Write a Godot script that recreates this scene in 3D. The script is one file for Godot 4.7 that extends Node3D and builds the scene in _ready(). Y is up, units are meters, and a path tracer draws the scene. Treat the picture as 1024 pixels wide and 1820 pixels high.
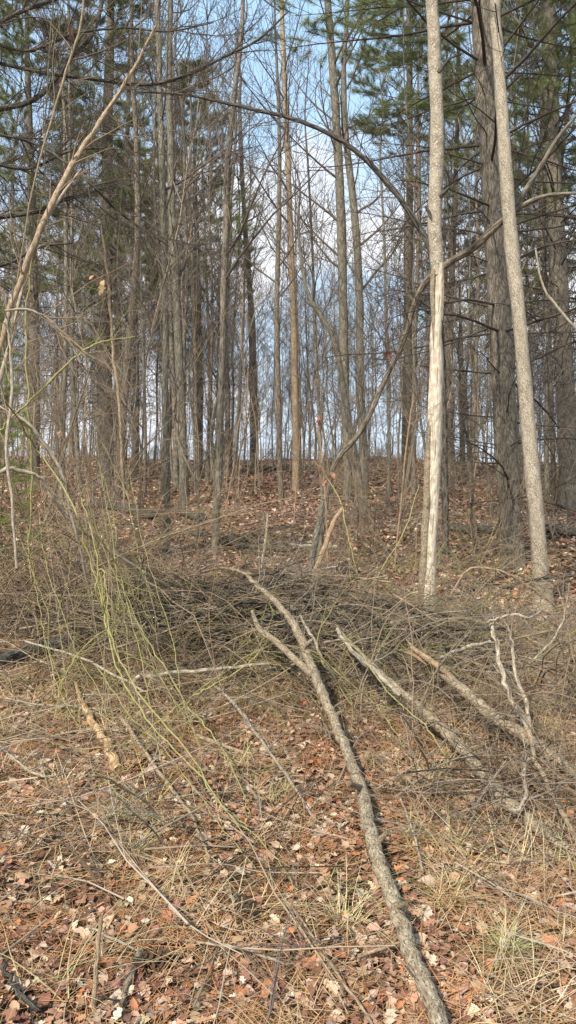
extends Node3D

const F := 1401.3          # focal length in pixels of the 1024 x 1820 photograph (vertical field of view 66 degrees)
const CAM_Y := 1.6

var R := RandomNumberGenerator.new()
var lumps := FastNoiseLite.new()
var fine := FastNoiseLite.new()
var M := {}
var taken := {}
var leaf_meshes := []
var landmarks := []
var log_line := []   # where the long fallen trunk lies

# ---------------------------------------------------------------- mesh builder
class MB:
	var v := PackedVector3Array()
	var n := PackedVector3Array()
	var t := PackedVector2Array()
	var i := PackedInt32Array()
	func commit() -> ArrayMesh:
		var a := []
		a.resize(Mesh.ARRAY_MAX)
		a[Mesh.ARRAY_VERTEX] = v
		a[Mesh.ARRAY_NORMAL] = n
		a[Mesh.ARRAY_TEX_UV] = t
		a[Mesh.ARRAY_INDEX] = i
		var m := ArrayMesh.new()
		m.add_surface_from_arrays(Mesh.PRIMITIVE_TRIANGLES, a)
		return m

# a tapering tube along pts; rough > 0 makes the section uneven
func tube(b: MB, pts: PackedVector3Array, rad: PackedFloat32Array, sides: int, rough := 0.0, seed_ := 0.0, tex := 0.4) -> void:
	var cnt := pts.size()
	if cnt < 2:
		return
	var dir := (pts[1] - pts[0]).normalized()
	var side := dir.cross(Vector3(0.31, 0.2, 0.93)).normalized()
	var base := b.v.size()
	var s := 0.0
	var rep: float = maxf(1.0, round(TAU * rad[0] / tex))
	for k in cnt:
		if k > 0:
			s += pts[k].distance_to(pts[k - 1])
		if k < cnt - 1:
			dir = (pts[k + 1] - pts[maxi(k - 1, 0)]).normalized()
		else:
			dir = (pts[k] - pts[k - 1]).normalized()
		side = (side - dir * side.dot(dir)).normalized()
		var up := dir.cross(side)
		for j in sides + 1:
			var an := TAU * j / sides
			var d := side * cos(an) + up * sin(an)
			var r := rad[k]
			if rough > 0.0:
				r *= 1.0 + rough * fine.get_noise_3d(cos(an) * 14.0 + seed_ * 37.0, sin(an) * 14.0, s * 30.0) + rough * 0.8 * fine.get_noise_3d(cos(an) * 30.0 + seed_ * 11.0, sin(an) * 30.0 + 9.0, s * 130.0)
			b.v.append(pts[k] + d * r)
			b.n.append(d)
			b.t.append(Vector2(rep * j / sides, s / (tex * 2.0) + seed_))
	var w := sides + 1
	for k in cnt - 1:
		for j in sides:
			var q := base + k * w + j
			b.i.append(q); b.i.append(q + w); b.i.append(q + 1)
			b.i.append(q + 1); b.i.append(q + w); b.i.append(q + w + 1)
	for e in 2:
		var k: int = 0 if e == 0 else cnt - 1
		if rad[k] > 0.004:
			var c := b.v.size()
			var nd := (pts[0] - pts[1]).normalized() if e == 0 else (pts[k] - pts[k - 1]).normalized()
			b.v.append(pts[k] + nd * rad[k] * 0.25); b.n.append(nd); b.t.append(Vector2(0.5, s))
			for j in sides:
				b.v.append(b.v[base + k * w + j]); b.n.append(nd); b.t.append(Vector2(0.5 + 0.3 * cos(j), 0.5 + 0.3 * sin(j)))
			for j in sides:
				var j2 := (j + 1) % sides
				b.i.append(c); b.i.append(c + 1 + (j if e == 0 else j2)); b.i.append(c + 1 + (j2 if e == 0 else j))

# smooth curve through control points: returns [points, radii]
func smooth(p: Array, r: Array, sub: int) -> Array:
	var op := PackedVector3Array()
	var orr := PackedFloat32Array()
	var n := p.size()
	for k in n - 1:
		var a: Vector3 = p[maxi(k - 1, 0)]
		var b: Vector3 = p[k]
		var c: Vector3 = p[k + 1]
		var d: Vector3 = p[mini(k + 2, n - 1)]
		for j in sub:
			var t := float(j) / sub
			op.append(b.cubic_interpolate(c, a, d, t))
			orr.append(lerpf(r[k], r[k + 1], t))
	op.append(p[n - 1])
	orr.append(r[n - 1])
	return [op, orr]

# a branch with its own side twigs
func grow(b: MB, p: Vector3, dir: Vector3, ln: float, r: float, lvl: int, o: Dictionary) -> void:
	var segs: int = [6, 4, 3, 2][lvl]
	var pts := PackedVector3Array([p])
	var rad := PackedFloat32Array([r])
	var d := dir.normalized()
	var wig: float = o.wig
	var minr: float = o.minr
	for k in segs:
		d = (d + Vector3(R.randf_range(-wig, wig), R.randf_range(-wig, wig) + o.up, R.randf_range(-wig, wig))).normalized()
		p += d * ln / segs
		pts.append(p)
		rad.append(maxf(r * (1.0 - 0.72 * (k + 1) / segs), minr))
	tube(b, pts, rad, [5, 4, 3, 3][lvl], 0.0, R.randf())
	if lvl >= o.deep:
		return
	var kids: int = o.kids[lvl]
	for k in kids:
		var t := (k + R.randf()) / kids * 0.82 + 0.15
		var f := t * segs
		var q: int = mini(int(f), segs - 1)
		var at := pts[q].lerp(pts[q + 1], f - q)
		var tan := (pts[q + 1] - pts[q]).normalized()
		var ax := tan.cross(Vector3(R.randfn(), R.randfn(), R.randfn())).normalized()
		var nd := tan.rotated(ax, R.randf_range(o.a0, o.a1))
		var into: MB = o.twigs if lvl == 0 and o.has("twigs") else b
		grow(into, at, nd, ln * R.randf_range(0.3, 0.62) * (1.15 - 0.6 * t), maxf(rad[q] * 0.55, minr), lvl + 1, o)

# ---------------------------------------------------------------- naming
func numbered(s: String) -> String:
	var k: int = taken.get(s, 0)
	taken[s] = k + 1
	return s if k == 0 else "%s_%03d" % [s, k]

func tag(o: Node, label: String, category: String, group := "", kind := "") -> void:
	o.set_meta("label", label)
	o.set_meta("category", category)
	if group:
		o.set_meta("group", group)
	if kind:
		o.set_meta("kind", kind)

func thing(called: String, label: String, category: String, at: Vector3, group := "") -> Node3D:
	var o := Node3D.new()
	o.name = numbered(called)
	add_child(o)
	o.position = at
	tag(o, label, category, group)
	return o

func part(called: String, mesh: Mesh, m: Material, parent: Node, stuff := false) -> MeshInstance3D:
	var o := MeshInstance3D.new()
	o.name = called
	o.mesh = mesh
	o.material_override = m
	parent.add_child(o, true)
	if stuff:
		o.set_meta("kind", "stuff")
	return o

func scatter(called: String, mesh: Mesh, m: Material, xf: Array, cols: Array, parent: Node) -> MultiMeshInstance3D:
	var mm := MultiMesh.new()
	mm.transform_format = MultiMesh.TRANSFORM_3D
	mm.use_colors = cols.size() > 0
	mm.mesh = mesh
	mm.instance_count = xf.size()
	for k in xf.size():
		mm.set_instance_transform(k, xf[k])
		if cols.size() > 0:
			mm.set_instance_color(k, cols[k])
	var o := MultiMeshInstance3D.new()
	o.name = called
	o.multimesh = mm
	o.material_override = m
	parent.add_child(o, true)
	o.set_meta("kind", "stuff")
	return o

# ---------------------------------------------------------------- the lie of the land
func rise(d: float) -> float:
	if d < -2.0:
		return -0.11
	if d < 36.0:
		return 0.1 + 0.105 * d
	var e := d - 36.0
	return 0.1 + 0.105 * 36.0 + 0.105 * e - 0.0062 * e * e if e < 18.0 else 0.1 + 3.78 + 1.89 - 2.009 - 0.118 * (e - 18.0)

func ground_y(x: float, z: float) -> float:
	var y := rise(-z)
	y += 0.45 * lumps.get_noise_2d(x * 0.22 + 90.0, z * 0.1) * clampf((-z - 16.0) / 16.0, 0.0, 1.0)
	y += 0.05 * lumps.get_noise_2d(x * 2.2, z * 2.2) + 0.14 * lumps.get_noise_2d(x * 0.35 + 50.0, z * 0.35)
	return y - 0.006 * maxf(x, 0.0) * clampf((-z - 10.0) / 10.0, 0.0, 1.0)

func P(px: float, py: float, d: float) -> Vector3:
	return Vector3((px - 512.0) / F * d, CAM_Y + (910.0 - py) / F * d, -d)

# the point h above the ground that is seen at that place of the photograph
func G(px: float, py: float, h := 0.0) -> Vector3:
	var d := 6.0
	for k in 12:
		var x := (px - 512.0) / F * d
		var rest := ground_y(x, -d) - 0.105 * d
		d = clampf((CAM_Y - rest - h) / maxf(0.105 + (py - 910.0) / F, 0.02), 1.0, 60.0)
	return P(px, py, d)

func depth_at(px: float, py: float) -> float:
	return -G(px, py).z

# ---------------------------------------------------------------- computed textures
func field(w: int, h: int, freq: float, seed_: int, stretch := 1, octaves := 3, kind := FastNoiseLite.TYPE_SIMPLEX_SMOOTH) -> PackedByteArray:
	var n := FastNoiseLite.new()
	n.noise_type = kind
	n.frequency = freq
	n.seed = seed_
	n.fractal_octaves = octaves
	var im: Image = n.get_seamless_image(w, h / stretch)
	im.convert(Image.FORMAT_L8)
	if stretch > 1:
		im.resize(w, h, Image.INTERPOLATE_CUBIC)
	return im.get_data()

func tex_of(w: int, h: int, bytes: PackedByteArray, fmt := Image.FORMAT_RGB8) -> ImageTexture:
	return ImageTexture.create_from_image(Image.create_from_data(w, h, false, fmt, bytes))

# colours are linear; crack darkens the furrows, spots are lichen patches
func bark(lo: Color, hi: Color, crack: Color, crack_at: float, spot: Color, spot_at: float, stretch: int, seed_: int, relief: float, freq := 0.03, spot_freq := 0.045, spot_mix := 0.65) -> StandardMaterial3D:
	var w := 256
	var h := 512
	var a := field(w, h, 0.012, seed_, 1, 4)
	var c := field(w, h, freq, seed_ + 1, stretch, 3)
	var s := field(w, h, spot_freq, seed_ + 2, 1, 3)
	var g := field(w, h, 0.16, seed_ + 3, maxi(stretch / 2, 1), 2)
	var out := PackedByteArray()
	out.resize(w * h * 3)
	var bump := PackedByteArray()
	bump.resize(w * h)
	for k in w * h:
		var col := lo.lerp(hi, clampf((a[k] / 255.0 - 0.2) * 1.6, 0.0, 1.0))
		var gr := 0.72 + 0.56 * g[k] / 255.0
		col = Color(col.r * gr, col.g * gr, col.b * gr)
		var q := clampf((c[k] / 255.0 - crack_at) / 0.34 + 0.5, 0.0, 1.0)
		col = crack.lerp(col, q)
		var sp := clampf((s[k] / 255.0 - spot_at) / 0.16, 0.0, 1.0)
		col = col.lerp(spot, sp * spot_mix).linear_to_srgb()
		out[k * 3] = int(clampf(col.r, 0, 1) * 255)
		out[k * 3 + 1] = int(clampf(col.g, 0, 1) * 255)
		out[k * 3 + 2] = int(clampf(col.b, 0, 1) * 255)
		bump[k] = int(clampf(q * 0.65 + 0.25 * g[k] / 255.0 + 0.08 * sp, 0, 1) * 255)
	var m := StandardMaterial3D.new()
	m.albedo_texture = tex_of(w, h, out)
	m.roughness = 0.92
	m.metallic_specular = 0.25
	m.heightmap_enabled = true
	m.heightmap_texture = tex_of(w, h, bump, Image.FORMAT_L8)
	m.heightmap_scale = relief
	return m

func plain(c: Color, rough := 0.9) -> StandardMaterial3D:
	var m := StandardMaterial3D.new()
	m.albedo_color = c.linear_to_srgb()
	m.roughness = rough
	m.metallic_specular = 0.25
	return m

func tinted(rough := 0.85, glow := 0.0) -> StandardMaterial3D:
	var m := StandardMaterial3D.new()
	m.vertex_color_use_as_albedo = true
	m.roughness = rough
	m.metallic_specular = 0.3
	m.cull_mode = BaseMaterial3D.CULL_DISABLED
	if glow > 0.0:
		m.backlight_enabled = true
		m.backlight = Color(glow, glow, glow)
	return m

func make_materials() -> void:
	M.mottled = bark(Color(0.22, 0.18, 0.125), Color(0.36, 0.305, 0.225), Color(0.19, 0.155, 0.115), 0.24, Color(0.56, 0.52, 0.44), 0.6, 1, 11, 0.5, 0.05, 0.07, 0.8)
	M.olive = bark(Color(0.14, 0.124, 0.09), Color(0.25, 0.224, 0.17), Color(0.08, 0.068, 0.046), 0.38, Color(0.42, 0.4, 0.32), 0.66, 4, 21, 0.8, 0.04, 0.08, 0.8)
	M.grey = bark(Color(0.16, 0.135, 0.1), Color(0.26, 0.225, 0.175), Color(0.085, 0.07, 0.052), 0.34, Color(0.4, 0.38, 0.31), 0.7, 3, 31, 0.7)
	M.brown = bark(Color(0.15, 0.122, 0.088), Color(0.26, 0.215, 0.16), Color(0.08, 0.064, 0.048), 0.4, Color(0.25, 0.225, 0.17), 0.74, 4, 41, 0.9)
	M.pine = bark(Color(0.15, 0.125, 0.092), Color(0.26, 0.225, 0.175), Color(0.085, 0.07, 0.052), 0.36, Color(0.26, 0.235, 0.185), 0.66, 4, 51, 1.0, 0.06)
	M.deadwood = bark(Color(0.43, 0.36, 0.26), Color(0.66, 0.58, 0.46), Color(0.27, 0.2, 0.13), 0.22, Color(0.66, 0.6, 0.5), 0.72, 16, 61, 0.5, 0.06)
	M.log = bark(Color(0.2, 0.15, 0.095), Color(0.33, 0.265, 0.18), Color(0.135, 0.1, 0.064), 0.27, Color(0.5, 0.44, 0.34), 0.6, 2, 71, 0.7, 0.06, 0.055, 0.6)
	M.darklog = bark(Color(0.075, 0.066, 0.052), Color(0.15, 0.135, 0.11), Color(0.035, 0.03, 0.024), 0.4, Color(0.22, 0.21, 0.17), 0.68, 4, 81, 0.9)
	M.orangewood = bark(Color(0.36, 0.215, 0.105), Color(0.52, 0.375, 0.21), Color(0.22, 0.1, 0.04), 0.3, Color(0.75, 0.62, 0.4), 0.7, 12, 91, 0.4, 0.06)
	M.palewood = bark(Color(0.29, 0.24, 0.175), Color(0.46, 0.395, 0.3), Color(0.17, 0.135, 0.095), 0.32, Color(0.56, 0.51, 0.42), 0.7, 6, 101, 0.3, 0.06)
	M.tanstem = bark(Color(0.28, 0.2, 0.125), Color(0.42, 0.32, 0.21), Color(0.16, 0.11, 0.07), 0.28, Color(0.5, 0.42, 0.31), 0.72, 4, 111, 0.3, 0.06)
	M.redstem = bark(Color(0.25, 0.16, 0.095), Color(0.4, 0.285, 0.18), Color(0.16, 0.09, 0.06), 0.28, Color(0.5, 0.4, 0.3), 0.74, 6, 121, 0.3, 0.06)
	M.briar = bark(Color(0.235, 0.215, 0.085), Color(0.36, 0.32, 0.13), Color(0.2, 0.16, 0.06), 0.24, Color(0.42, 0.36, 0.2), 0.72, 6, 131, 0.2, 0.06)
	M.twig = plain(Color(0.115, 0.092, 0.074))
	M.fartwig = M.twig
	M.cane = plain(Color(0.24, 0.175, 0.115))
	M.greycane = plain(Color(0.2, 0.165, 0.125))
	M.greencane = plain(Color(0.23, 0.205, 0.08))
	M.darktwig = plain(Color(0.07, 0.055, 0.043))
	M.leaf = tinted(0.7, 0.35)
	M.straw = tinted(0.8, 0.2)
	M.needle = tinted(0.6, 0.6)
	# forest floor: crumbs of brown humus and needles
	var w := 512
	var a := field(w, w, 0.02, 5, 1, 4)
	var b := field(w, w, 0.13, 6, 1, 3)
	var c := field(w, w, 0.3, 7, 1, 2)
	var out := PackedByteArray()
	out.resize(w * w * 3)
	var bump := PackedByteArray()
	bump.resize(w * w)
	for k in w * w:
		var col := Color(0.1, 0.06, 0.034).lerp(Color(0.23, 0.14, 0.075), clampf((b[k] / 255.0 - 0.3) * 2.4, 0, 1))
		col = col.lerp(Color(0.15, 0.08, 0.05), clampf((a[k] / 255.0 - 0.45) * 3.0, 0, 0.7))
		col = col.lerp(Color(0.36, 0.26, 0.15), clampf((c[k] / 255.0 - 0.62) * 4.0, 0, 0.8)).linear_to_srgb()
		out[k * 3] = int(col.r * 255); out[k * 3 + 1] = int(col.g * 255); out[k * 3 + 2] = int(col.b * 255)
		bump[k] = (b[k] + c[k]) / 2
	var g := StandardMaterial3D.new()
	g.albedo_texture = tex_of(w, w, out)
	g.heightmap_enabled = true
	g.heightmap_texture = tex_of(w, w, bump, Image.FORMAT_L8)
	g.heightmap_scale = 2.5
	g.uv1_triplanar = true
	g.uv1_world_triplanar = true
	g.uv1_scale = Vector3(1.3, 1.3, 1.3)
	g.roughness = 0.95
	g.metallic_specular = 0.2
	M.ground = g

# ---------------------------------------------------------------- sky
func make_sky() -> Sky:
	var w := 768
	var h := 384
	var n := FastNoiseLite.new()
	n.noise_type = FastNoiseLite.TYPE_SIMPLEX_SMOOTH
	n.frequency = 1.0
	n.fractal_octaves = 5
	n.seed = 1
	var im := Image.create(w, h, false, Image.FORMAT_RGBF)
	for y in h:
		var el := PI * (0.5 - (y + 0.5) / h)
		var se := maxf(sin(el), 0.02)
		for x in w:
			var az := TAU * (x + 0.5) / w
			var dir := Vector3(cos(el) * sin(az), sin(el), cos(el) * cos(az))
			var blue := Color(0.25, 0.46, 0.7).lerp(Color(0.46, 0.6, 0.73), exp(-3.2 * se))
			var q := dir * (1.6 / (se + 0.5))
			var cl := clampf((n.get_noise_3d(q.x, q.y * 1.8, q.z) + 0.27 - 0.5 * se) * 3.0, 0.0, 1.0)
			cl = maxf(cl, 0.5 * exp(-3.0 * se))
			var col := blue.lerp(Color(0.72, 0.73, 0.76), cl * 0.93)
			im.set_pixel(x, y, col)
	var sm := PanoramaSkyMaterial.new()
	sm.panorama = ImageTexture.create_from_image(im)
	var s := Sky.new()
	s.sky_material = sm
	return s

# ---------------------------------------------------------------- trees
# a tree whose trunk passes the given places of the photograph; pts = [px, py, width in px], from the base up
func traced_tree(called: String, label: String, category: String, pts: Array, d: float, bark_m: Material, twig_m: Material, o: Dictionary) -> Node3D:
	if not o.has("sides"):
		for q in pts:
			q[2] *= 0.78
	return trace(called, label, category, pts, d, bark_m, twig_m, o)

func trace(called: String, label: String, category: String, pts: Array, d: float, bark_m: Material, twig_m: Material, o: Dictionary) -> Node3D:
	var base := P(pts[0][0], pts[0][1], d)
	base.y = ground_y(base.x, base.z)
	var root := thing(called, label, category, base, o.get("group", ""))
	var p := []
	var r := []
	p.append(Vector3(0, -0.15, 0)); r.append(pts[0][2] * d / F * 0.5 * 1.8)
	p.append(Vector3(0, 0.03, 0)); r.append(pts[0][2] * d / F * 0.5 * 1.35)
	p.append(Vector3(0, 0.14, 0)); r.append(pts[0][2] * d / F * 0.5 * 1.08)
	var sway := 0.0
	for k in range(1, pts.size()):
		sway += R.randf_range(-0.04, 0.04)
		p.append(P(pts[k][0], pts[k][1], d + sway) - base)
		r.append(pts[k][2] * d / F * 0.5)
	var top: float = o.get("top", 9.0)
	var last: Vector3 = p[-1]
	if last.y < top:
		var dir: Vector3 = (last - p[-2]).normalized()
		dir = (dir + Vector3(0, 1.2, 0)).normalized()
		var rr: float = r[-1]
		for k in 3:
			p.append(last + dir * (top - last.y) * (k + 1) / 3.0 + Vector3(R.randf_range(-0.1, 0.1), 0, R.randf_range(-0.1, 0.1)))
			r.append(rr * (1.0 - 0.3 * (k + 1)))
	var sm := smooth(p, r, o.get("sub", 5))
	var b := MB.new()
	tube(b, sm[0], sm[1], o.get("sides", 10), o.get("rough", 0.22), R.randf() * 7.0)
	part("trunk", b.commit(), bark_m, root)
	var nb: int = o.get("branches", 12)
	var lo: float = o.get("from", 2.0)
	var tw := MB.new()
	var pos: PackedVector3Array = sm[0]
	var rad: PackedFloat32Array = sm[1]
	for k in nb:
		var y := lerpf(lo, minf(top, pos[pos.size() - 1].y) - 0.2, (k + R.randf()) / nb)
		var q := 0
		while q < pos.size() - 2 and pos[q + 1].y < y:
			q += 1
		var a := R.randf() * TAU
		var up: float = o.get("lift", 0.8)
		var dir := Vector3(cos(a), up + R.randf_range(-0.25, 0.3), sin(a)).normalized()
		var ln: float = R.randf_range(0.7, 1.3) * o.get("reach", 1.6)
		var br := clampf(rad[q] * R.randf_range(0.22, 0.45), 0.006, 0.03)
		var opt := {"wig": 0.16, "up": o.get("bend", 0.06), "minr": o.get("minr", 0.0025), "kids": o.get("kids", [5, 4, 3]), "deep": o.get("deep", 2), "a0": 0.4, "a1": 0.95}
		if k % 2 == 0 and k < 16:
			var m2 := MB.new()
			opt.twigs = MB.new()
			grow(m2, pos[q], dir, ln, br, 0, opt)
			var bp := part("branch", m2.commit(), twig_m, root)
			if opt.twigs.v.size() > 0:
				part("twigs", opt.twigs.commit(), twig_m, bp, true)
		else:
			grow(tw, pos[q], dir, ln, br, 0, opt)
	if tw.v.size() > 0:
		part("twigs", tw.commit(), twig_m, root, true)
	return root

var tuft_mesh: ArrayMesh
func make_tuft() -> void:
	var b := MB.new()
	for k in 46:
		var t := k / 46.0
		var a := k * 2.4
		var p := Vector3(0, 0, 0.13 * t)
		var d := Vector3(cos(a) * 0.75, sin(a) * 0.75, 0.55 + 0.6 * t).normalized() * R.randf_range(0.07, 0.105)
		var s := d.cross(Vector3(R.randfn(), R.randfn(), R.randfn())).normalized() * 0.0021
		var q := b.v.size()
		b.v.append(p - s); b.v.append(p + s); b.v.append(p + d + Vector3(0, -0.012, 0))
		var nn := d.cross(s).normalized()
		for j in 3:
			b.n.append(nn); b.t.append(Vector2.ZERO); b.i.append(q + j)
	tuft_mesh = b.commit()

func basis_to(dir: Vector3, roll: float, sc: float) -> Basis:
	var z := dir.normalized()
	var x := Vector3.UP.cross(z)
	if x.length() < 0.01:
		x = Vector3.RIGHT
	x = x.normalized()
	var y := z.cross(x)
	return Basis(x, y, z).rotated(z, roll).scaled(Vector3(sc, sc, sc))

# white pine: straight trunk, whorls of limbs, dead below and needled above
func pine(label: String, pts: Array, d: float, o: Dictionary) -> Node3D:
	var base := P(pts[0][0], pts[0][1], d)
	base.y = ground_y(base.x, base.z)
	var root := thing("pine_tree", label, "tree", base, o.get("group", "pines on the slope"))
	var p := [Vector3(0, -0.15, 0), Vector3(0, 0.08, 0)]
	var w0: float = pts[0][2] * d / F * 0.5
	var r := [w0 * 1.3, w0 * 1.1]
	for k in range(1, pts.size()):
		p.append(P(pts[k][0], pts[k][1], d) - base)
		r.append(pts[k][2] * d / F * 0.5)
	var top: float = o.top
	var last: Vector3 = p[-1]
	if top > last.y + 0.5:
		var dir: Vector3 = ((last - p[-2]).normalized() + Vector3(0, 0.8, 0)).normalized()
		var rr: float = r[-1]
		for k in 3:
			p.append(last + dir * (top - last.y) * (k + 1) / 3.0)
			r.append(rr * (1.0 - 0.31 * (k + 1)))
	var sm := smooth(p, r, 6)
	var pos: PackedVector3Array = sm[0]
	var rad: PackedFloat32Array = sm[1]
	var b := MB.new()
	tube(b, pos, rad, o.get("sides", 12), 0.16, R.randf() * 5.0)
	part("trunk", b.commit(), M.pine, root)
	var live: float = o.live
	var y: float = o.get("from", 1.2)
	var xf := []
	var cols := []
	var green: Color = o.get("green", Color(0.157, 0.178, 0.075))
	var limbs := MB.new()
	var whorl := 0
	while y < top - 0.2:
		var q := 0
		while q < pos.size() - 2 and pos[q + 1].y < y:
			q += 1
		var whorl_n := R.randi_range(4, 6)
		var a0 := R.randf() * TAU
		var single := y < live and whorl < 10
		for k in whorl_n:
			var a := a0 + TAU * k / whorl_n + R.randf_range(-0.3, 0.3)
			var alive := y > live + R.randf_range(-0.6, 0.6)
			var reach: float = o.reach * R.randf_range(0.6, 1.15) * clampf((top - y) / (top - live) + 0.15, 0.15, 1.0)
			if not alive:
				reach = minf(reach, o.get("dead", 1.4)) * R.randf_range(0.5, 1.1)
			var dir := Vector3(cos(a), R.randf_range(0.0, 0.35) if alive else R.randf_range(-0.15, 0.35), sin(a)).normalized()
			var start := pos[q] + dir * rad[q] * 0.5 + Vector3(0, R.randf_range(-0.06, 0.06), 0)
			var br := clampf(reach * 0.0075, 0.005, 0.02)
			if not alive:
				var target := MB.new() if single else limbs
				var opt := {"wig": 0.14, "up": -0.02, "minr": o.get("minr", 0.0025), "kids": [6, 3, 0], "deep": 2, "a0": 0.5, "a1": 1.0}
				if single:
					opt.twigs = MB.new()
				grow(target, start, dir, reach, br, 0, opt)
				if single:
					var bp := part("dead_branch", target.commit(), M.darktwig, root)
					if opt.twigs.v.size() > 0:
						part("twigs", opt.twigs.commit(), M.darktwig, bp, true)
				continue
			# a needled limb: side shoots in a flat spray, each with tufts
			var lp := PackedVector3Array([start])
			var lr := PackedFloat32Array([br])
			var dd := dir
			var c := start
			for j in 6:
				dd = (dd + Vector3(R.randf_range(-0.1, 0.1), R.randf_range(-0.05, 0.09), R.randf_range(-0.1, 0.1))).normalized()
				c += dd * reach / 6.0
				lp.append(c)
				lr.append(maxf(br * (1.0 - 0.13 * (j + 1)), 0.003))
			tube(limbs, lp, lr, 4)
			var shoots: int = int(o.get("shoots", 12))
			for j in shoots:
				var t := 0.3 + 0.7 * (j + R.randf()) / shoots
				var fq := t * 6.0
				var qi: int = mini(int(fq), 5)
				var at := lp[qi].lerp(lp[qi + 1], fq - qi)
				var tn := (lp[qi + 1] - lp[qi]).normalized()
				var sd := tn.cross(Vector3.UP).normalized() * (1.0 if j % 2 == 0 else -1.0)
				var sdir := (tn * 0.8 + sd * R.randf_range(0.4, 1.0) + Vector3(0, R.randf_range(-0.1, 0.3), 0)).normalized()
				var sl := reach * R.randf_range(0.12, 0.3) * (1.3 - 0.6 * t)
				tube(limbs, PackedVector3Array([at, at + sdir * sl]), PackedFloat32Array([0.004, 0.002]), 3)
				var tufts: int = int(o.get("tufts", 3))
				for u in tufts:
					var sc: float = o.get("tuft", 1.0) * R.randf_range(0.8, 1.3)
					var td := (sdir + Vector3(R.randf_range(-0.5, 0.5), R.randf_range(-0.2, 0.5), R.randf_range(-0.5, 0.5))).normalized()
					xf.append(Transform3D(basis_to(td, R.randf() * TAU, sc), at + sdir * sl * (0.35 + 0.65 * (u + 1.0) / tufts) - td * 0.05))
					var g := R.randf_range(0.65, 1.35)
					var yel := R.randf_range(0.0, 0.35)
					cols.append(Color(green.r * g * (0.95 + 0.6 * yel), green.g * g * (1.0 + 0.3 * yel), green.b * g))
		whorl += 1
		y += R.randf_range(0.4, 0.62) * o.get("gap", 1.0)
	if limbs.v.size() > 0:
		part("limbs", limbs.commit(), M.darktwig, root, true)
	if xf.size() > 0:
		scatter("foliage", tuft_mesh, M.needle, xf, cols, root)
	return root

# a slender forest tree of the far stand; built once per kind, then duplicated
func far_proto(k: int, thin := 1.0, low := 1.0) -> Node3D:
	var root := Node3D.new()
	var h := R.randf_range(13.0, 18.0) * low
	var p := []
	var r := []
	var r0 := [0.075, 0.06, 0.1, 0.05, 0.085, 0.12, 0.065, 0.045, 0.09, 0.055][k] as float
	var x := 0.0
	var z := 0.0
	for j in 9:
		p.append(Vector3(x, h * j / 8.0 - (0.2 if j == 0 else 0.0), z))
		r.append(r0 * 0.74 * thin * (1.0 - 0.105 * j) * (1.25 if j == 0 else 1.0))
		x += R.randf_range(-0.16, 0.16)
		z += R.randf_range(-0.16, 0.16)
	var sm := smooth(p, r, 3)
	var b := MB.new()
	tube(b, sm[0], sm[1], 7, 0.12, k * 1.7)
	part("trunk", b.commit(), [M.olive, M.brown, M.grey, M.olive, M.brown, M.brown, M.olive, M.grey, M.grey, M.brown][k], root)
	var tw := MB.new()
	var pos: PackedVector3Array = sm[0]
	var n := 28 if thin == 1.0 else 20
	for j in n:
		var y := lerpf(h * R.randf_range(0.16, 0.34), h * 0.98, (j + R.randf()) / n)
		var q := 0
		while q < pos.size() - 2 and pos[q + 1].y < y:
			q += 1
		var a := R.randf() * TAU
		grow(tw, pos[q], Vector3(cos(a), R.randf_range(0.5, 1.5), sin(a)), R.randf_range(0.8, 2.3) * (low * 0.5 + 0.5), R.randf_range(0.011, 0.02) * thin, 0, {"wig": 0.14, "up": 0.07, "minr": 0.003, "kids": [7, 5, 0], "deep": 2, "a0": 0.3, "a1": 0.8})
	part("crown", tw.commit(), M.fartwig, root, true)
	return root

# ---------------------------------------------------------------- sticks, logs and canes traced from the photograph
# pts = [px, py, height above the ground, width in px]
func lying(called: String, label: String, category: String, pts: Array, m: Material, o := {}) -> Node3D:
	var p := []
	var r := []
	for q in pts:
		var v := G(q[0], q[1], q[2])
		p.append(v)
		r.append(maxf(q[3] * -v.z / F * (0.33 if called == "briar_cane" else 0.5), 0.0015))
	return stem_thing(called, label, category, p, r, m, o)

# pts = [px, py, depth, width in px]
func hanging(called: String, label: String, category: String, pts: Array, m: Material, o := {}) -> Node3D:
	var p := []
	var r := []
	for q in pts:
		p.append(P(q[0], q[1], q[2]))
		r.append(maxf(q[3] * q[2] / F * 0.5, 0.0015))
	return stem_thing(called, label, category, p, r, m, o)

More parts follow.
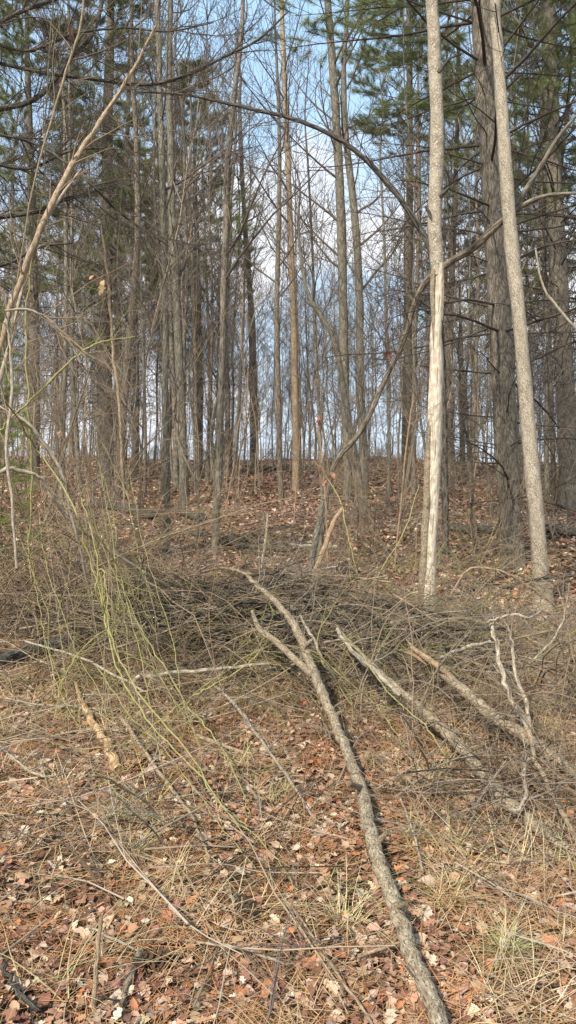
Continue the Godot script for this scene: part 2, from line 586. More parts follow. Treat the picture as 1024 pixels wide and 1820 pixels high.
func stem_thing(called: String, label: String, category: String, p: Array, r: Array, m: Material, o: Dictionary) -> Node3D:
	var base: Vector3 = p[0]
	var root := thing(called, label, category, base, o.get("group", ""))
	for k in p.size():
		p[k] = p[k] - base
	var sm := smooth(p, r, o.get("sub", 5))
	var pos: PackedVector3Array = sm[0]
	var rad: PackedFloat32Array = sm[1]
	var jit: float = o.get("jit", 0.35)
	for k in range(1, pos.size() - 1):
		pos[k] += Vector3(R.randf_range(-1, 1), R.randf_range(-0.6, 0.6), R.randf_range(-1, 1)) * (minf(rad[k], 0.012) * jit + (0.0045 if m == M.briar else 0.0))
	var b := MB.new()
	tube(b, pos, rad, o.get("sides", 6), o.get("rough", 0.2), R.randf() * 9.0, o.get("tex", 0.15))
	part(o.get("part", "stem"), b.commit(), m, root)
	var nt: int = o.get("twigs", 0)
	if nt > 0:
		var tw := MB.new()
		for k in nt:
			var q := R.randi_range(int(pos.size() * o.get("t0", 0.25)), pos.size() - 2)
			var tn := (pos[q + 1] - pos[q]).normalized()
			var ax := tn.cross(Vector3(R.randfn(), R.randfn(), R.randfn())).normalized()
			grow(tw, pos[q], tn.rotated(ax, R.randf_range(0.4, 1.1)), R.randf_range(0.5, 1.3) * o.get("tl", 0.35), clampf(rad[q] * 0.4, 0.0012, 0.006), 1, {"wig": 0.25, "up": o.get("tup", 0.03), "minr": 0.001, "kids": [3, 3, 2], "deep": 2, "a0": 0.4, "a1": 1.0})
		part("twigs", tw.commit(), o.get("twig_m", m), root, true)
	return root

# ---------------------------------------------------------------- leaves, grass, cones
func make_leaf(kind: int) -> ArrayMesh:
	var b := MB.new()
	var outline := []
	if kind % 3 == 0:     # lobed oak leaf: half widths along the midrib
		outline = [0.01, 0.06, 0.2, 0.1, 0.27, 0.13, 0.3, 0.14, 0.2, 0.02]
	elif kind % 3 == 1:   # egg-shaped leaf
		outline = [0.01, 0.14, 0.24, 0.28, 0.29, 0.26, 0.21, 0.15, 0.07, 0.01]
	else:                 # broad leaf with three points
		outline = [0.02, 0.3, 0.22, 0.42, 0.34, 0.17, 0.2, 0.12, 0.06, 0.01]
	var n := outline.size()
	var curl := R.randf_range(-1.6, 1.9)
	var fold := R.randf_range(-0.2, 0.75)
	var twist := R.randf_range(-0.7, 0.7)
	for k in n:
		var t := float(k) / (n - 1)
		var an := curl * (t - 0.5)
		var y := t - 0.5
		var z := (1.0 - cos(an)) * 0.5 * signf(curl)
		var lift := fold + R.randf_range(-0.25, 0.25)
		for s in [-1, 0, 1]:
			var w: float = outline[k] * s * R.randf_range(0.85, 1.15)
			var v := Vector3(w, absf(w) * lift + z, y).rotated(Vector3(0, 0, 1), twist * (t - 0.5))
			b.v.append(v)
			b.t.append(Vector2(w, t))
			b.n.append(Vector3(-s * lift * 0.6, 1, -an * 0.7).normalized())
	for k in n - 1:
		for s in 2:
			var q := k * 3 + s
			b.i.append_array(PackedInt32Array([q, q + 1, q + 3, q + 1, q + 4, q + 3]))
	return b.commit()

func straw_mesh(n: int, ln: float, w: float, flat: float, droop: float) -> ArrayMesh:
	var b := MB.new()
	for k in n:
		var a := R.randf() * TAU
		var d := Vector3(cos(a), R.randf_range(0.3, 1.6) * (1.0 - flat), sin(a)).normalized()
		var p := Vector3(R.randf_range(-1, 1), 0, R.randf_range(-1, 1)) * ln * (0.06 + 0.5 * flat)
		p.y += R.randf() * 0.02 * flat
		var s := d.cross(Vector3.UP).normalized() * w * 0.5
		var l := ln * R.randf_range(0.5, 1.1)
		var segs := 4
		var base := b.v.size()
		for j in segs + 1:
			var wd := 1.0 - 0.85 * j / segs
			b.v.append(p - s * wd); b.v.append(p + s * wd)
			var nn := s.cross(d).normalized()
			b.n.append(nn); b.n.append(nn)
			b.t.append(Vector2.ZERO); b.t.append(Vector2.ZERO)
			p += d * l / segs
			d = (d + Vector3(R.randf_range(-0.1, 0.1), -droop, R.randf_range(-0.1, 0.1))).normalized()
		for j in segs:
			var q := base + j * 2
			b.i.append_array(PackedInt32Array([q, q + 2, q + 1, q + 1, q + 2, q + 3]))
	return b.commit()

func tint(c: Color, v: float) -> Color:
	var g := 1.0 + R.randf_range(-v, v)
	return Color(c.r * g, c.g * g * R.randf_range(0.93, 1.07), c.b * g * R.randf_range(0.9, 1.1))

func leaf_color() -> Color:
	var u := R.randf()
	if u < 0.25: return tint(Color(0.265, 0.138, 0.085), 0.35)
	if u < 0.47: return tint(Color(0.34, 0.205, 0.132), 0.3)
	if u < 0.7: return tint(Color(0.185, 0.088, 0.06), 0.35)
	if u < 0.87: return tint(Color(0.44, 0.315, 0.215), 0.28)
	if u < 0.91: return tint(Color(0.39, 0.15, 0.068), 0.3)
	return tint(Color(0.56, 0.45, 0.33), 0.25)

func on_ground(x: float, z: float, tilt: float, sc: float, lift := 0.0) -> Transform3D:
	var b := Basis(Vector3.UP, R.randf() * TAU) * Basis(Vector3.RIGHT, R.randf_range(-tilt, tilt)) * Basis(Vector3.BACK, R.randf_range(-tilt, tilt))
	b = Basis(Vector3.RIGHT, 0.1) * b
	return Transform3D(b.scaled(Vector3(sc, sc, sc)), Vector3(x, ground_y(x, z) + lift, z))

func by_log(s: Vector2, reach: float) -> bool:
	for k in log_line.size() - 1:
		if Geometry2D.get_closest_point_to_segment(s, log_line[k], log_line[k + 1]).distance_to(s) < reach:
			return true
	return false

func rand_spot(d0: float, d1: float) -> Vector2:
	var d := sqrt(R.randf_range(d0 * d0, d1 * d1))
	return Vector2(R.randf_range(-0.58, 0.58) * d + R.randf_range(-0.4, 0.4), -d)

func make_ground() -> void:
	var b := MB.new()
	var rows := []
	var z := 14.0
	while z > -150.0:
		rows.append(z)
		var d := -z
		z -= 1.0 if d < 0.0 else clampf(0.035 + 0.022 * maxf(d - 2.0, 0.0), 0.05, 4.0)
	var cols := []
	for k in 161:
		var u := (k - 80) / 80.0
		cols.append(sinh(u * 4.0) / sinh(4.0) * 90.0)
	for zz in rows:
		for x in cols:
			b.v.append(Vector3(x, ground_y(x, zz), zz))
			var e := 0.05
			b.n.append(Vector3(ground_y(x - e, zz) - ground_y(x + e, zz), 2 * e, ground_y(x, zz - e) - ground_y(x, zz + e)).normalized())
			b.t.append(Vector2(x, zz))
	var w := cols.size()
	for j in rows.size() - 1:
		for k in w - 1:
			var q := j * w + k
			b.i.append_array(PackedInt32Array([q, q + w, q + 1, q + 1, q + w, q + w + 1]))
	var g := part("ground", b.commit(), M.ground, self)
	tag(g, "brown forest floor rising to a ridge", "ground", "", "structure")
	# the largest single leaves of the bank
	for k in 12:
		leaf_meshes.append(make_leaf(k))
	var leaf_mats := []
	for c in [Color(0.36, 0.2, 0.11), Color(0.46, 0.31, 0.19), Color(0.22, 0.11, 0.065), Color(0.47, 0.35, 0.24), Color(0.43, 0.18, 0.09), Color(0.48, 0.385, 0.28), Color(0.4, 0.26, 0.15)]:
		var m := plain(c, 0.7)
		m.cull_mode = BaseMaterial3D.CULL_DISABLED
		m.backlight_enabled = true
		m.backlight = Color(0.3, 0.3, 0.3)
		leaf_mats.append(m)
	for k in 290:
		var s := rand_spot(1.95, 3.6)
		s.x *= 0.7
		var o := part("leaf", leaf_meshes[k % 12], leaf_mats[R.randi() % 7], g)
		o.transform = on_ground(s.x, s.y, 0.5, R.randf_range(0.04, 0.075), 0.022)

func make_litter() -> void:
	# leaves: denser and smaller near, spread over the whole slope
	var xs := []
	var cs := []
	for k in 12:
		xs.append([])
		cs.append([])
	for zone in [[1.7, 5.0, 30000, 0.02, 0.05], [4.5, 9.0, 22000, 0.035, 0.07], [7.0, 16.0, 26000, 0.055, 0.095], [15.0, 28.0, 30000, 0.075, 0.12], [26.0, 58.0, 60000, 0.1, 0.15]]:
		for k in zone[2]:
			var s := rand_spot(zone[0], zone[1])
			if s.y > -6.5 and fine.get_noise_2d(s.x * 60.0, s.y * 60.0) < -0.12 and R.randf() < 0.7:
				continue
			var q := R.randi() % 12
			var sc := R.randf_range(zone[3], zone[4])
			if k < 900 and log_line.size() > 1:   # leaves gathered along the long trunk
				var w := R.randi() % (log_line.size() - 1)
				var on: Vector2 = log_line[w].lerp(log_line[w + 1], R.randf())
				if zone[0] < 2.0:
					s = on + Vector2(R.randfn() * 0.07, R.randfn() * 0.05)
			xs[q].append(on_ground(s.x, s.y, 0.55, sc, 0.008 + R.randf() * 0.018))
			cs[q].append(leaf_color())
	var root := Node3D.new()
	root.name = "leaf_litter"
	add_child(root)
	tag(root, "fallen brown and tan leaves covering the slope", "leaf litter", "", "stuff")
	for q in 12:
		scatter("leaves", leaf_meshes[q], M.leaf, xs[q], cs[q], root)
	# pine needles
	var nr := Node3D.new()
	nr.name = "pine_needles"
	add_child(nr)
	tag(nr, "orange brown pine needles matted over the near bank", "pine needles", "", "stuff")
	for q in 3:
		var nm := straw_mesh(14, 0.11, 0.0022, 0.96, 0.02)
		var x := []
		var c := []
		for k in 1900:
			var s := rand_spot(1.7, 6.4)
			x.append(on_ground(s.x, s.y, 0.25, R.randf_range(0.8, 1.4), 0.004 + R.randf() * 0.01))
			var u := R.randf()
			c.append(tint(Color(0.37, 0.18, 0.075) if u < 0.6 else Color(0.42, 0.28, 0.15) if u < 0.85 else Color(0.2, 0.12, 0.07), 0.3))
		scatter("needles", nm, M.straw, x, c, nr)
	# dead twigs
	var tr := Node3D.new()
	tr.name = "fallen_twigs"
	add_child(tr)
	tag(tr, "thin dead twigs strewn over the ground", "twigs", "", "stuff")
	for q in 5:
		var b := MB.new()
		grow(b, Vector3(-0.5, 0.02, 0), Vector3(1, 0, 0), 1.0, 0.006, 1, {"wig": 0.16, "up": 0.0, "minr": 0.0022, "kids": [3, 3, 2], "deep": 2, "a0": 0.3, "a1": 0.8})
		var x := []
		var c := []
		for k in 400:
			var s := rand_spot(1.8, 14.0) if k % 3 else rand_spot(1.8, 6.5)
			if by_log(s, 0.25):
				continue
			x.append(on_ground(s.x, s.y, 0.14, R.randf_range(0.25, 0.8), 0.02 + R.randf() * 0.02))
			var u := R.randf()
			c.append(tint(Color(0.36, 0.29, 0.215) if u < 0.4 else Color(0.3, 0.23, 0.16) if u < 0.8 else Color(0.13, 0.1, 0.08), 0.25))
		scatter("twigs", b.commit(), M.straw, x, c, tr)
	# low twiggy undergrowth up the slope and along the ridge
	var ur := Node3D.new()
	ur.name = "undergrowth"
	add_child(ur)
	tag(ur, "low bare twiggy undergrowth on the slope and ridge", "undergrowth", "", "stuff")
	for q in 4:
		var b := MB.new()
		for j in 7:
			var a := R.randf() * TAU
			grow(b, Vector3(R.randf_range(-0.2, 0.2), 0, R.randf_range(-0.2, 0.2)), Vector3(cos(a) * 0.5, 1, sin(a) * 0.5), R.randf_range(0.5, 1.1), 0.0055, 1, {"wig": 0.2, "up": 0.0, "minr": 0.003, "kids": [4, 4, 2], "deep": 2, "a0": 0.3, "a1": 0.8})
		var x := []
		var c := []
		for k in 110:
			var s := rand_spot(12.0, 30.0) if k % 5 == 0 else rand_spot(30.0, 46.0)
			x.append(on_ground(s.x, s.y, 0.2, R.randf_range(0.5, 1.3)))
			c.append(tint(Color(0.16, 0.12, 0.09) if R.randf() < 0.6 else Color(0.25, 0.2, 0.14), 0.25))
		scatter("shrubs", b.commit(), M.straw, x, c, ur)
	# dry grass
	var gr := Node3D.new()
	gr.name = "dry_grass"
	add_child(gr)
	tag(gr, "pale dry grass lying over the bank", "grass", "", "stuff")
	for q in 5:
		var gm := straw_mesh(22, [0.24, 0.3, 0.2, 0.36, 0.16][q], 0.0032, 0.25 + 0.1 * q, 0.2)
		var x := []
		var c := []
		for k in 380:
			var s := rand_spot(1.8, 6.2)
			var right := s.x / -s.y
			if R.randf() > 0.3 + 1.3 * maxf(0.0, right + 0.1) + 0.6 * fine.get_noise_2d(s.x * 30.0, s.y * 30.0):
				continue
			if by_log(s, 0.17):
				continue
			x.append(on_ground(s.x, s.y, 0.3, R.randf_range(0.6, 1.25)))
			var u := R.randf()
			c.append(tint(Color(0.46, 0.35, 0.2) if u < 0.5 else Color(0.36, 0.24, 0.13) if u < 0.9 else Color(0.36, 0.35, 0.14), 0.25))
		scatter("blades", gm, M.straw, x, c, gr)

func grass_tuft(label: String, px: float, py: float, green: float, sc: float) -> void:
	var at := G(px, py)
	var root := thing("grass_tuft", label, "grass tuft", at, "grass tufts on the bank")
	var m := straw_mesh(70, 0.2 * sc, 0.003, 0.2, 0.24)
	part("dry_blades", m, plain(Color(0.48, 0.4, 0.22)), root, true)
	if green > 0.0:
		part("green_blades", straw_mesh(int(70 * green), 0.13 * sc, 0.003, 0.15, 0.16), plain(Color(0.2, 0.25, 0.075)), root, true)

func pine_cone(label: String, px: float, py: float, turn: float) -> void:
	var at := G(px, py, 0.025)
	var root := thing("pine_cone", label, "pine cone", at, "pine cones in the litter")
	root.rotation = Vector3(0.2, turn, 0.0)
	var core := MB.new()
	tube(core, PackedVector3Array([Vector3(0, 0, -0.06), Vector3(0, 0, 0), Vector3(0, 0, 0.06)]), PackedFloat32Array([0.012, 0.016, 0.006]), 7)
	part("core", core.commit(), M.darklog, root)
	var b := MB.new()
	for k in 60:
		var t := k / 60.0
		var a := k * 2.399
		var rr := 0.032 * sin(PI * clampf(t * 0.8 + 0.15, 0, 1))
		var o := Vector3(cos(a), sin(a), 0)
		var p := Vector3(0, 0, -0.055 + 0.11 * t)
		var s := Vector3(-sin(a), cos(a), 0) * 0.008
		var q := b.v.size()
		var tip := p + o * rr + Vector3(0, 0, 0.012)
		for v in [p - s * 0.5, p + s * 0.5, tip - s, tip + s, tip + o * 0.004 - s * 0.6 + Vector3(0, 0, 0.003), tip + o * 0.004 + s * 0.6 + Vector3(0, 0, 0.003)]:
			b.v.append(v); b.n.append((Vector3(0, 0, 1) + o * 0.4).normalized()); b.t.append(Vector2.ZERO)
		b.i.append_array(PackedInt32Array([q, q + 1, q + 2, q + 1, q + 3, q + 2, q + 2, q + 3, q + 4, q + 3, q + 5, q + 4]))
	part("scales", b.commit(), plain(Color(0.15, 0.1, 0.065)), root, true)

# a bramble thicket: arching canes rooted round one place
func thicket(label: String, px: float, py: float, n: int, spread: Vector2, tall: float, mats: Array, lean := 0.0) -> void:
	var at := G(px, py)
	var root := thing("bramble_thicket", label, "bramble", at, "bramble thickets along the wood edge")
	var mbs := []
	for m in mats:
		mbs.append(MB.new())
	for k in int(n * 0.85):
		var x := R.randfn() * spread.x * 0.5
		var z := R.randfn() * spread.y * 0.5
		var p := Vector3(x, ground_y(at.x + x, at.z + z) - at.y - 0.02, z)
		var a := R.randf() * TAU
		var d := Vector3(cos(a) * 0.6 + 0.3 * lean, R.randf_range(0.4, 1.3), sin(a) * 0.6 + lean).normalized()
		var ln := R.randf_range(0.5, 1.3) * tall
		var r := R.randf_range(0.0018, 0.0034) if R.randf() < 0.7 else R.randf_range(0.0035, 0.0065)
		var b: MB = mbs[R.randi() % mbs.size()]
		var pts := PackedVector3Array([p])
		var rad := PackedFloat32Array([r])
		var segs := 9
		for j in segs:
			d = (d + Vector3(R.randf_range(-0.2, 0.2), R.randf_range(-0.32, 0.04), R.randf_range(-0.2, 0.2))).normalized()
			p += d * ln / segs
			var gy := ground_y(at.x + p.x, at.z + p.z) - at.y
			if p.y < gy + 0.01:
				p.y = gy + 0.01
				d.y = absf(d.y) * 0.3
			pts.append(p)
			rad.append(r * (1.0 - 0.7 * (j + 1) / segs))
		tube(b, pts, rad, 4, 0.0, R.randf(), 0.1)
		for j in R.randi_range(1, 3):
			var q := R.randi_range(2, segs - 1)
			var tn := (pts[q + 1] - pts[q]).normalized()
			var ax := tn.cross(Vector3(R.randfn(), R.randfn(), R.randfn())).normalized()
			grow(b, pts[q], tn.rotated(ax, R.randf_range(0.5, 1.2)), ln * R.randf_range(0.1, 0.3), r * 0.6, 2, {"wig": 0.22, "up": -0.03, "minr": 0.0013, "kids": [3, 3, 2], "deep": 3, "a0": 0.4, "a1": 1.0})
	for k in mats.size():
		part("canes", mbs[k].commit(), mats[k], root, true)

# dead sticks thrown on a heap
func brush_heap(label: String, px: float, py: float, n: int, spread: Vector2, tall: float, arch := false) -> void:
	var at := G(px, py)
	var root := thing("brush_heap", label, "brush", at, "heaps of dead brush")
	var mats := [M.palewood, M.brown, M.darklog, M.tanstem]
	var mbs := [MB.new(), MB.new(), MB.new(), MB.new()]
	for k in n:
		var x := R.randfn() * spread.x * 0.45
		var z := R.randfn() * spread.y * 0.4
		var e := exp(-(x * x / (spread.x * spread.x) + z * z / (spread.y * spread.y)) * 2.0)
		var p := Vector3(x, ground_y(at.x + x, at.z + z) - at.y + R.randf_range(clampf(z * 1.6 + 0.3, 0.02, 0.75) if arch else 0.02, 1.0) * tall * e, z)
		var a := R.randf() * TAU
		var ln := R.randf_range(0.35, 1.1)
		var d := Vector3(cos(a), R.randf_range(-0.25, 0.3), sin(a)).normalized()
		if arch and k % 4 == 0:   # stouter dead sticks among the fine ones
			ln *= 1.3
		var r := R.randf_range(0.005, 0.009) if arch and k % 4 == 0 else (R.randf_range(0.002, 0.004) if R.randf() < 0.85 else R.randf_range(0.004, 0.008)) * clampf(tall * 3.0, 0.4, 1.0)
		grow(mbs[R.randi() % 4], p - d * ln * 0.5, d, ln, r, 1, {"wig": 0.12, "up": -0.02, "minr": 0.0014, "kids": [3, 3, 2], "deep": 2, "a0": 0.3, "a1": 0.8})
	for k in 4:
		part("sticks", mbs[k].commit(), mats[k], root, true)

func leaf_bunch(label: String, px: float, py: float, d: float, n: int, size: float, c: Color, spread: float) -> void:
	var at := P(px, py, d)
	var root := thing("withered_leaves" if n > 1 else "withered_leaf", label, "leaf", at, "withered leaves still on twigs")
	var b := MB.new()
	tube(b, PackedVector3Array([Vector3(0.02, size * 0.9 + spread, 0.0), Vector3(0, spread * 0.4, 0), Vector3(-0.01, -spread, 0.01)]), PackedFloat32Array([0.0015, 0.0015, 0.001]), 4)
	part("stalk", b.commit(), M.cane, root)
	for k in n:
		var m := plain(Color(c.r * R.randf_range(0.8, 1.2), c.g * R.randf_range(0.8, 1.2), c.b), 0.7)
		m.cull_mode = BaseMaterial3D.CULL_DISABLED
		m.backlight_enabled = true
		m.backlight = Color(0.3, 0.3, 0.3)
		var o := part("leaf", leaf_meshes[R.randi() % 12], m, root)
		var bs := Basis(Vector3.UP, R.randf() * TAU) * Basis(Vector3.RIGHT, R.randf_range(0.6, 1.6))
		o.transform = Transform3D(bs.scaled(Vector3(size, size, size)), Vector3(R.randf_range(-1, 1), R.randf_range(-1, 1), R.randf_range(-1, 1)) * spread)

# ---------------------------------------------------------------- the scene
func _ready() -> void:
	R.seed = 20240
	lumps.seed = 3
	lumps.frequency = 0.25
	fine.seed = 9
	fine.frequency = 0.02
	var cam := Camera3D.new()
	cam.name = "camera"
	cam.fov = 66.0
	cam.near = 0.05
	cam.far = 400.0
	cam.position = Vector3(0, CAM_Y, 0)
	add_child(cam)
	cam.current = true
	var we := WorldEnvironment.new()
	we.name = "environment"
	var env := Environment.new()
	env.background_mode = Environment.BG_SKY
	env.sky = make_sky()
	env.tonemap_mode = Environment.TONE_MAPPER_LINEAR
	env.tonemap_exposure = 1.68
	env.sdfgi_enabled = true
	env.ssao_enabled = true
	env.ssil_enabled = true
	we.environment = env
	add_child(we)
	var sun := DirectionalLight3D.new()
	sun.name = "sun"
	sun.light_energy = 1.35
	sun.light_angular_distance = 4.0
	sun.light_color = Color(1.0, 0.965, 0.91)
	sun.shadow_enabled = true
	add_child(sun)
	sun.look_at_from_position(Vector3(-4.5, 8.0, 7.6), Vector3.ZERO)

	make_materials()
	make_tuft()
	make_ground()
	make_trees()
	make_pines()
	make_far_stand()
	make_logs()
	make_canes()
	make_litter()
	make_small()

func make_trees() -> void:
	# the pale dead snag: bark above, bare wood below, one trunk in two parts
	var d := depth_at(757, 1092)
	var snag_pts := [[757, 1092, 33.4], [760, 1050, 29], [763, 1000, 27.3], [767, 920, 25.5], [769, 850, 25.5], [772, 760, 25.5], [773, 700, 24.6], [775, 640, 22], [774, 590, 19.4], [778, 540, 17.6], [780, 500, 16.7], [779, 470, 19.4]]
	var base := P(757, 1092, d)
	base.y = ground_y(base.x, base.z)
	var root := thing("dead_snag", "pale dead tree with its lower trunk stripped to bare wood", "tree", base)
	var p := [Vector3(0, -0.1, 0)]
	var r := [0.1]
	for q in snag_pts:
		p.append(P(q[0], q[1], d) - base)
		r.append(q[2] * d / F * 0.5)
	var sm := smooth(p, r, 5)
	var b := MB.new()
	tube(b, sm[0], sm[1], 14, 0.3, 2.0, 0.3)
	part("bare_wood", b.commit(), M.deadwood, root).set_meta("label", "bare pale wood of the lower trunk")
	p = []
	r = []
	for q in [[779, 490, 19.4], [777, 465, 25.5], [774, 430, 27.3], [772, 400, 27.3], [774, 340, 24.6], [776, 280, 24.6], [776, 200, 22.9], [773, 120, 22.9], [771, 60, 22], [768, 0, 21.1], [765, -120, 19.4], [760, -300, 15.8], [760, -500, 10.6]]:
		p.append(P(q[0], q[1], d) - base)
		r.append(q[2] * d / F * 0.5)
	sm = smooth(p, r, 6)
	b = MB.new()
	tube(b, sm[0], sm[1], 14, 0.2, 5.0)
	part("trunk", b.commit(), M.mottled, root).set_meta("label", "upper trunk still in mottled tan bark")
	# strips of bark left on the bare wood
	for s in [[[748, 1092, 14], [753, 1000, 15], [758, 900, 14], [762, 800, 11], [766, 735, 4]], [[771, 480, 9], [769, 520, 10], [771, 560, 9], [771, 610, 5], [770, 650, 3]], [[786, 470, 5], [788, 520, 4], [786, 570, 3]]]:
		p = []
		r = []
		for q in s:
			p.append(P(q[0], q[1], d - 0.028) - base)
			r.append(q[2] * d / F * 0.5)
		sm = smooth(p, r, 6)
		b = MB.new()
		tube(b, sm[0], sm[1], 7, 0.5, R.randf() * 9.0, 0.2)
		part("bark_strip", b.commit(), M.log, root)
	for s in [[[781, 350, 8], [790, 342, 7], [798, 333, 6]], [[772, 400, 8], [766, 385, 7], [757, 366, 5]], [[778, 130, 7], [786, 120, 6], [800, 104, 5], [815, 98, 4]]]:
		p = []
		r = []
		for q in s:
			p.append(P(q[0], q[1], d - 0.04) - base)
			r.append(q[2] * d / F * 0.5)
		sm = smooth(p, r, 4)
		b = MB.new()
		tube(b, sm[0], sm[1], 7, 0.3, R.randf(), 0.2)
		part("branch_stub", b.commit(), M.darklog, root)
	landmarks.append([773, "pale snag"])

	d = depth_at(966, 1084)
	traced_tree("bare_tree", "leaning tree with mottled pale tan bark, right of the dead snag", "tree", [[966, 1084, 31.7], [962, 1030, 29.9], [957, 960, 29], [948, 860, 27.3], [939, 760, 26.4], [930, 650, 24.6], [920, 540, 23.8], [908, 420, 23.8], [899, 300, 22.9], [891, 180, 21.1], [884, 80, 20.2], [880, 0, 19.4]], d, M.mottled, M.twig, {"top": 8.5, "branches": 6, "from": 5.4, "sides": 14, "sub": 7, "rough": 0.16})
	landmarks.append([932, "mottled tree"])

	traced_tree("bare_tree", "slim grey trunk with pale specks, nearest of the left trees", "tree", [[297, 985, 17], [297, 900, 16], [296, 800, 15], [294, 700, 15], [295, 600, 14], [293, 500, 14], [291, 400, 14], [289, 300, 14], [285, 200, 13], [283, 100, 13], [280, 0, 12]], depth_at(297, 985), M.olive, M.twig, {"top": 10.0, "branches": 12, "from": 3.2, "reach": 1.5})
	traced_tree("bare_tree", "thicker olive grey trunk just right of the slim speckled trunk", "tree", [[327, 900, 22], [325, 820, 21], [322, 720, 21], [317, 600, 20], [311, 480, 19], [306, 380, 18], [303, 250, 16], [300, 120, 14], [303, 0, 12]], depth_at(327, 900), M.olive, M.twig, {"top": 13.0, "branches": 14, "from": 3.5, "reach": 1.8})
	landmarks.append([312, "speckled trunks"])
	traced_tree("bare_tree", "forked grey tree left of centre, speckled at its foot", "tree", [[383, 985, 16], [385, 930, 16], [389, 840, 16], [391, 740, 16], [396, 620, 15], [398, 500, 15], [402, 400, 15], [404, 300, 15], [410, 230, 14], [416, 170, 12], [428, 80, 11], [432, 0, 9]], depth_at(383, 985), M.grey, M.twig, {"top": 10.0, "branches": 18, "from": 2.9, "reach": 1.9, "lift": 1.0})
	landmarks.append([393, "forked tree"])
	traced_tree("bare_tree", "straight pale brown trunk at the centre of the picture", "tree", [[526, 872, 18], [526, 780, 17], [524, 660, 16], [521, 540, 15], [516, 400, 14], [511, 260, 13], [505, 130, 12], [500, 0, 10]], depth_at(526, 872), M.tanstem, M.twig, {"top": 15.0, "branches": 18, "from": 5.0, "reach": 2.0})
	landmarks.append([522, "centre trunk"])
	traced_tree("bare_tree", "tall twin trunk right of centre, left stem of the pair", "tree", [[618, 888, 23], [617, 800, 21], [613, 700, 21], [611, 600, 21], [609, 500, 21], [607, 400, 21], [603, 300, 21], [597, 200, 20], [590, 100, 18], [582, 0, 16]], depth_at(618, 888), M.olive, M.twig, {"top": 14.0, "branches": 18, "from": 4.5, "reach": 2.0})
	traced_tree("bare_tree", "tall twin trunk right of centre, right stem of the pair", "tree", [[648, 890, 20], [646, 800, 19], [641, 700, 19], [640, 600, 18], [638, 500, 18], [632, 400, 17], [622, 310, 16], [614, 230, 14], [611, 120, 11], [618, 0, 9]], depth_at(648, 890), M.olive, M.twig, {"top": 13.0, "branches": 14, "from": 4.5, "reach": 1.8})
	landmarks.append([630, "the twin trunks"])
	traced_tree("bare_tree", "dark thin trunk between the forked tree and centre, kinked low", "tree", [[452, 842, 20], [452, 760, 19], [450, 660, 18], [446, 540, 15], [437, 420, 12], [430, 300, 10], [426, 180, 8]], depth_at(452, 842), M.brown, M.twig, {"top": 15.0, "branches": 16, "from": 6.0, "reach": 2.0})
	traced_tree("bare_tree", "thin brown trunk close left of the straight centre trunk", "tree", [[500, 890, 13], [497, 800, 13], [495, 700, 13], [492, 560, 12], [495, 420, 11], [497, 280, 9], [493, 140, 7]], depth_at(500, 890), M.brown, M.twig, {"top": 12.0, "branches": 18, "from": 4.0, "reach": 1.6})
	traced_tree("bare_tree", "crooked olive trunk bending left above, below the twin trunks", "tree", [[645, 915, 18], [635, 830, 16], [622, 760, 15], [610, 690, 14], [596, 610, 13], [575, 570, 11], [552, 530, 9], [540, 490, 8], [530, 400, 6]], depth_at(645, 915), M.olive, M.twig, {"top": 7.0, "branches": 14, "from": 3.4, "reach": 1.4})
	traced_tree("bare_tree", "slender dark trunk right of the thick olive grey trunk", "tree", [[350, 862, 10], [349, 760, 10], [347, 640, 9], [343, 500, 8], [338, 350, 7], [340, 200, 5]], depth_at(350, 862), M.brown, M.twig, {"top": 13.0, "branches": 14, "from": 5.0, "reach": 1.6})
	traced_tree("bare_tree", "slender pale trunk climbing beside the forked grey tree", "tree", [[376, 850, 7], [374, 740, 7], [371, 600, 7], [366, 460, 6], [360, 300, 5]], depth_at(376, 850), M.tanstem, M.twig, {"top": 13.0, "branches": 12, "from": 5.0, "reach": 1.4})
	traced_tree("bare_tree", "dark trunk left of the snag, thin and straight", "tree", [[736, 880, 12], [735, 760, 11], [737, 620, 10], [742, 480, 9], [745, 340, 8], [743, 200, 6]], depth_at(736, 880), M.brown, M.twig, {"top": 12.0, "branches": 16, "from": 4.0, "reach": 1.6})
	traced_tree("bare_tree", "dark trunk close right of the snag behind it", "tree", [[802, 866, 17], [801, 780, 16], [799, 680, 16], [800, 560, 15], [806, 420, 13], [812, 260, 11], [815, 100, 9]], depth_at(802, 866), M.brown, M.twig, {"top": 14.0, "branches": 14, "from": 5.0, "reach": 1.9})
	traced_tree("bare_tree", "thin trunk midway between twin trunks and snag", "tree", [[690, 905, 9], [692, 800, 8], [690, 690, 8], [686, 560, 7], [683, 420, 6], [676, 280, 5]], depth_at(690, 905), M.olive, M.twig, {"top": 9.0, "branches": 16, "from": 2.6, "reach": 1.2})
	traced_tree("bare_tree", "thin sapling midway between centre trunk and twin trunks", "tree", [[572, 880, 9], [569, 800, 9], [566, 700, 8], [560, 600, 7], [556, 460, 6], [548, 300, 5]], depth_at(572, 880), M.grey, M.twig, {"top": 11.0, "branches": 18, "from": 3.0, "reach": 1.3})
	traced_tree("bare_tree", "grey trunk at the far left, thin and upright", "tree", [[110, 900, 12], [112, 780, 11], [116, 640, 11], [118, 480, 10], [115, 300, 8]], depth_at(110, 900), M.grey, M.twig, {"top": 10.0, "branches": 18, "from": 2.5, "reach": 1.5})
	traced_tree("bare_tree", "mossy dark trunk left of the needle clump on the left", "tree", [[218, 862, 15], [216, 760, 15], [212, 640, 14], [208, 520, 14], [206, 450, 13], [216, 380, 12], [224, 300, 11], [228, 190, 10], [232, 60, 9]], depth_at(218, 862), M.brown, M.twig, {"top": 13.0, "branches": 16, "from": 4.5, "reach": 1.9})
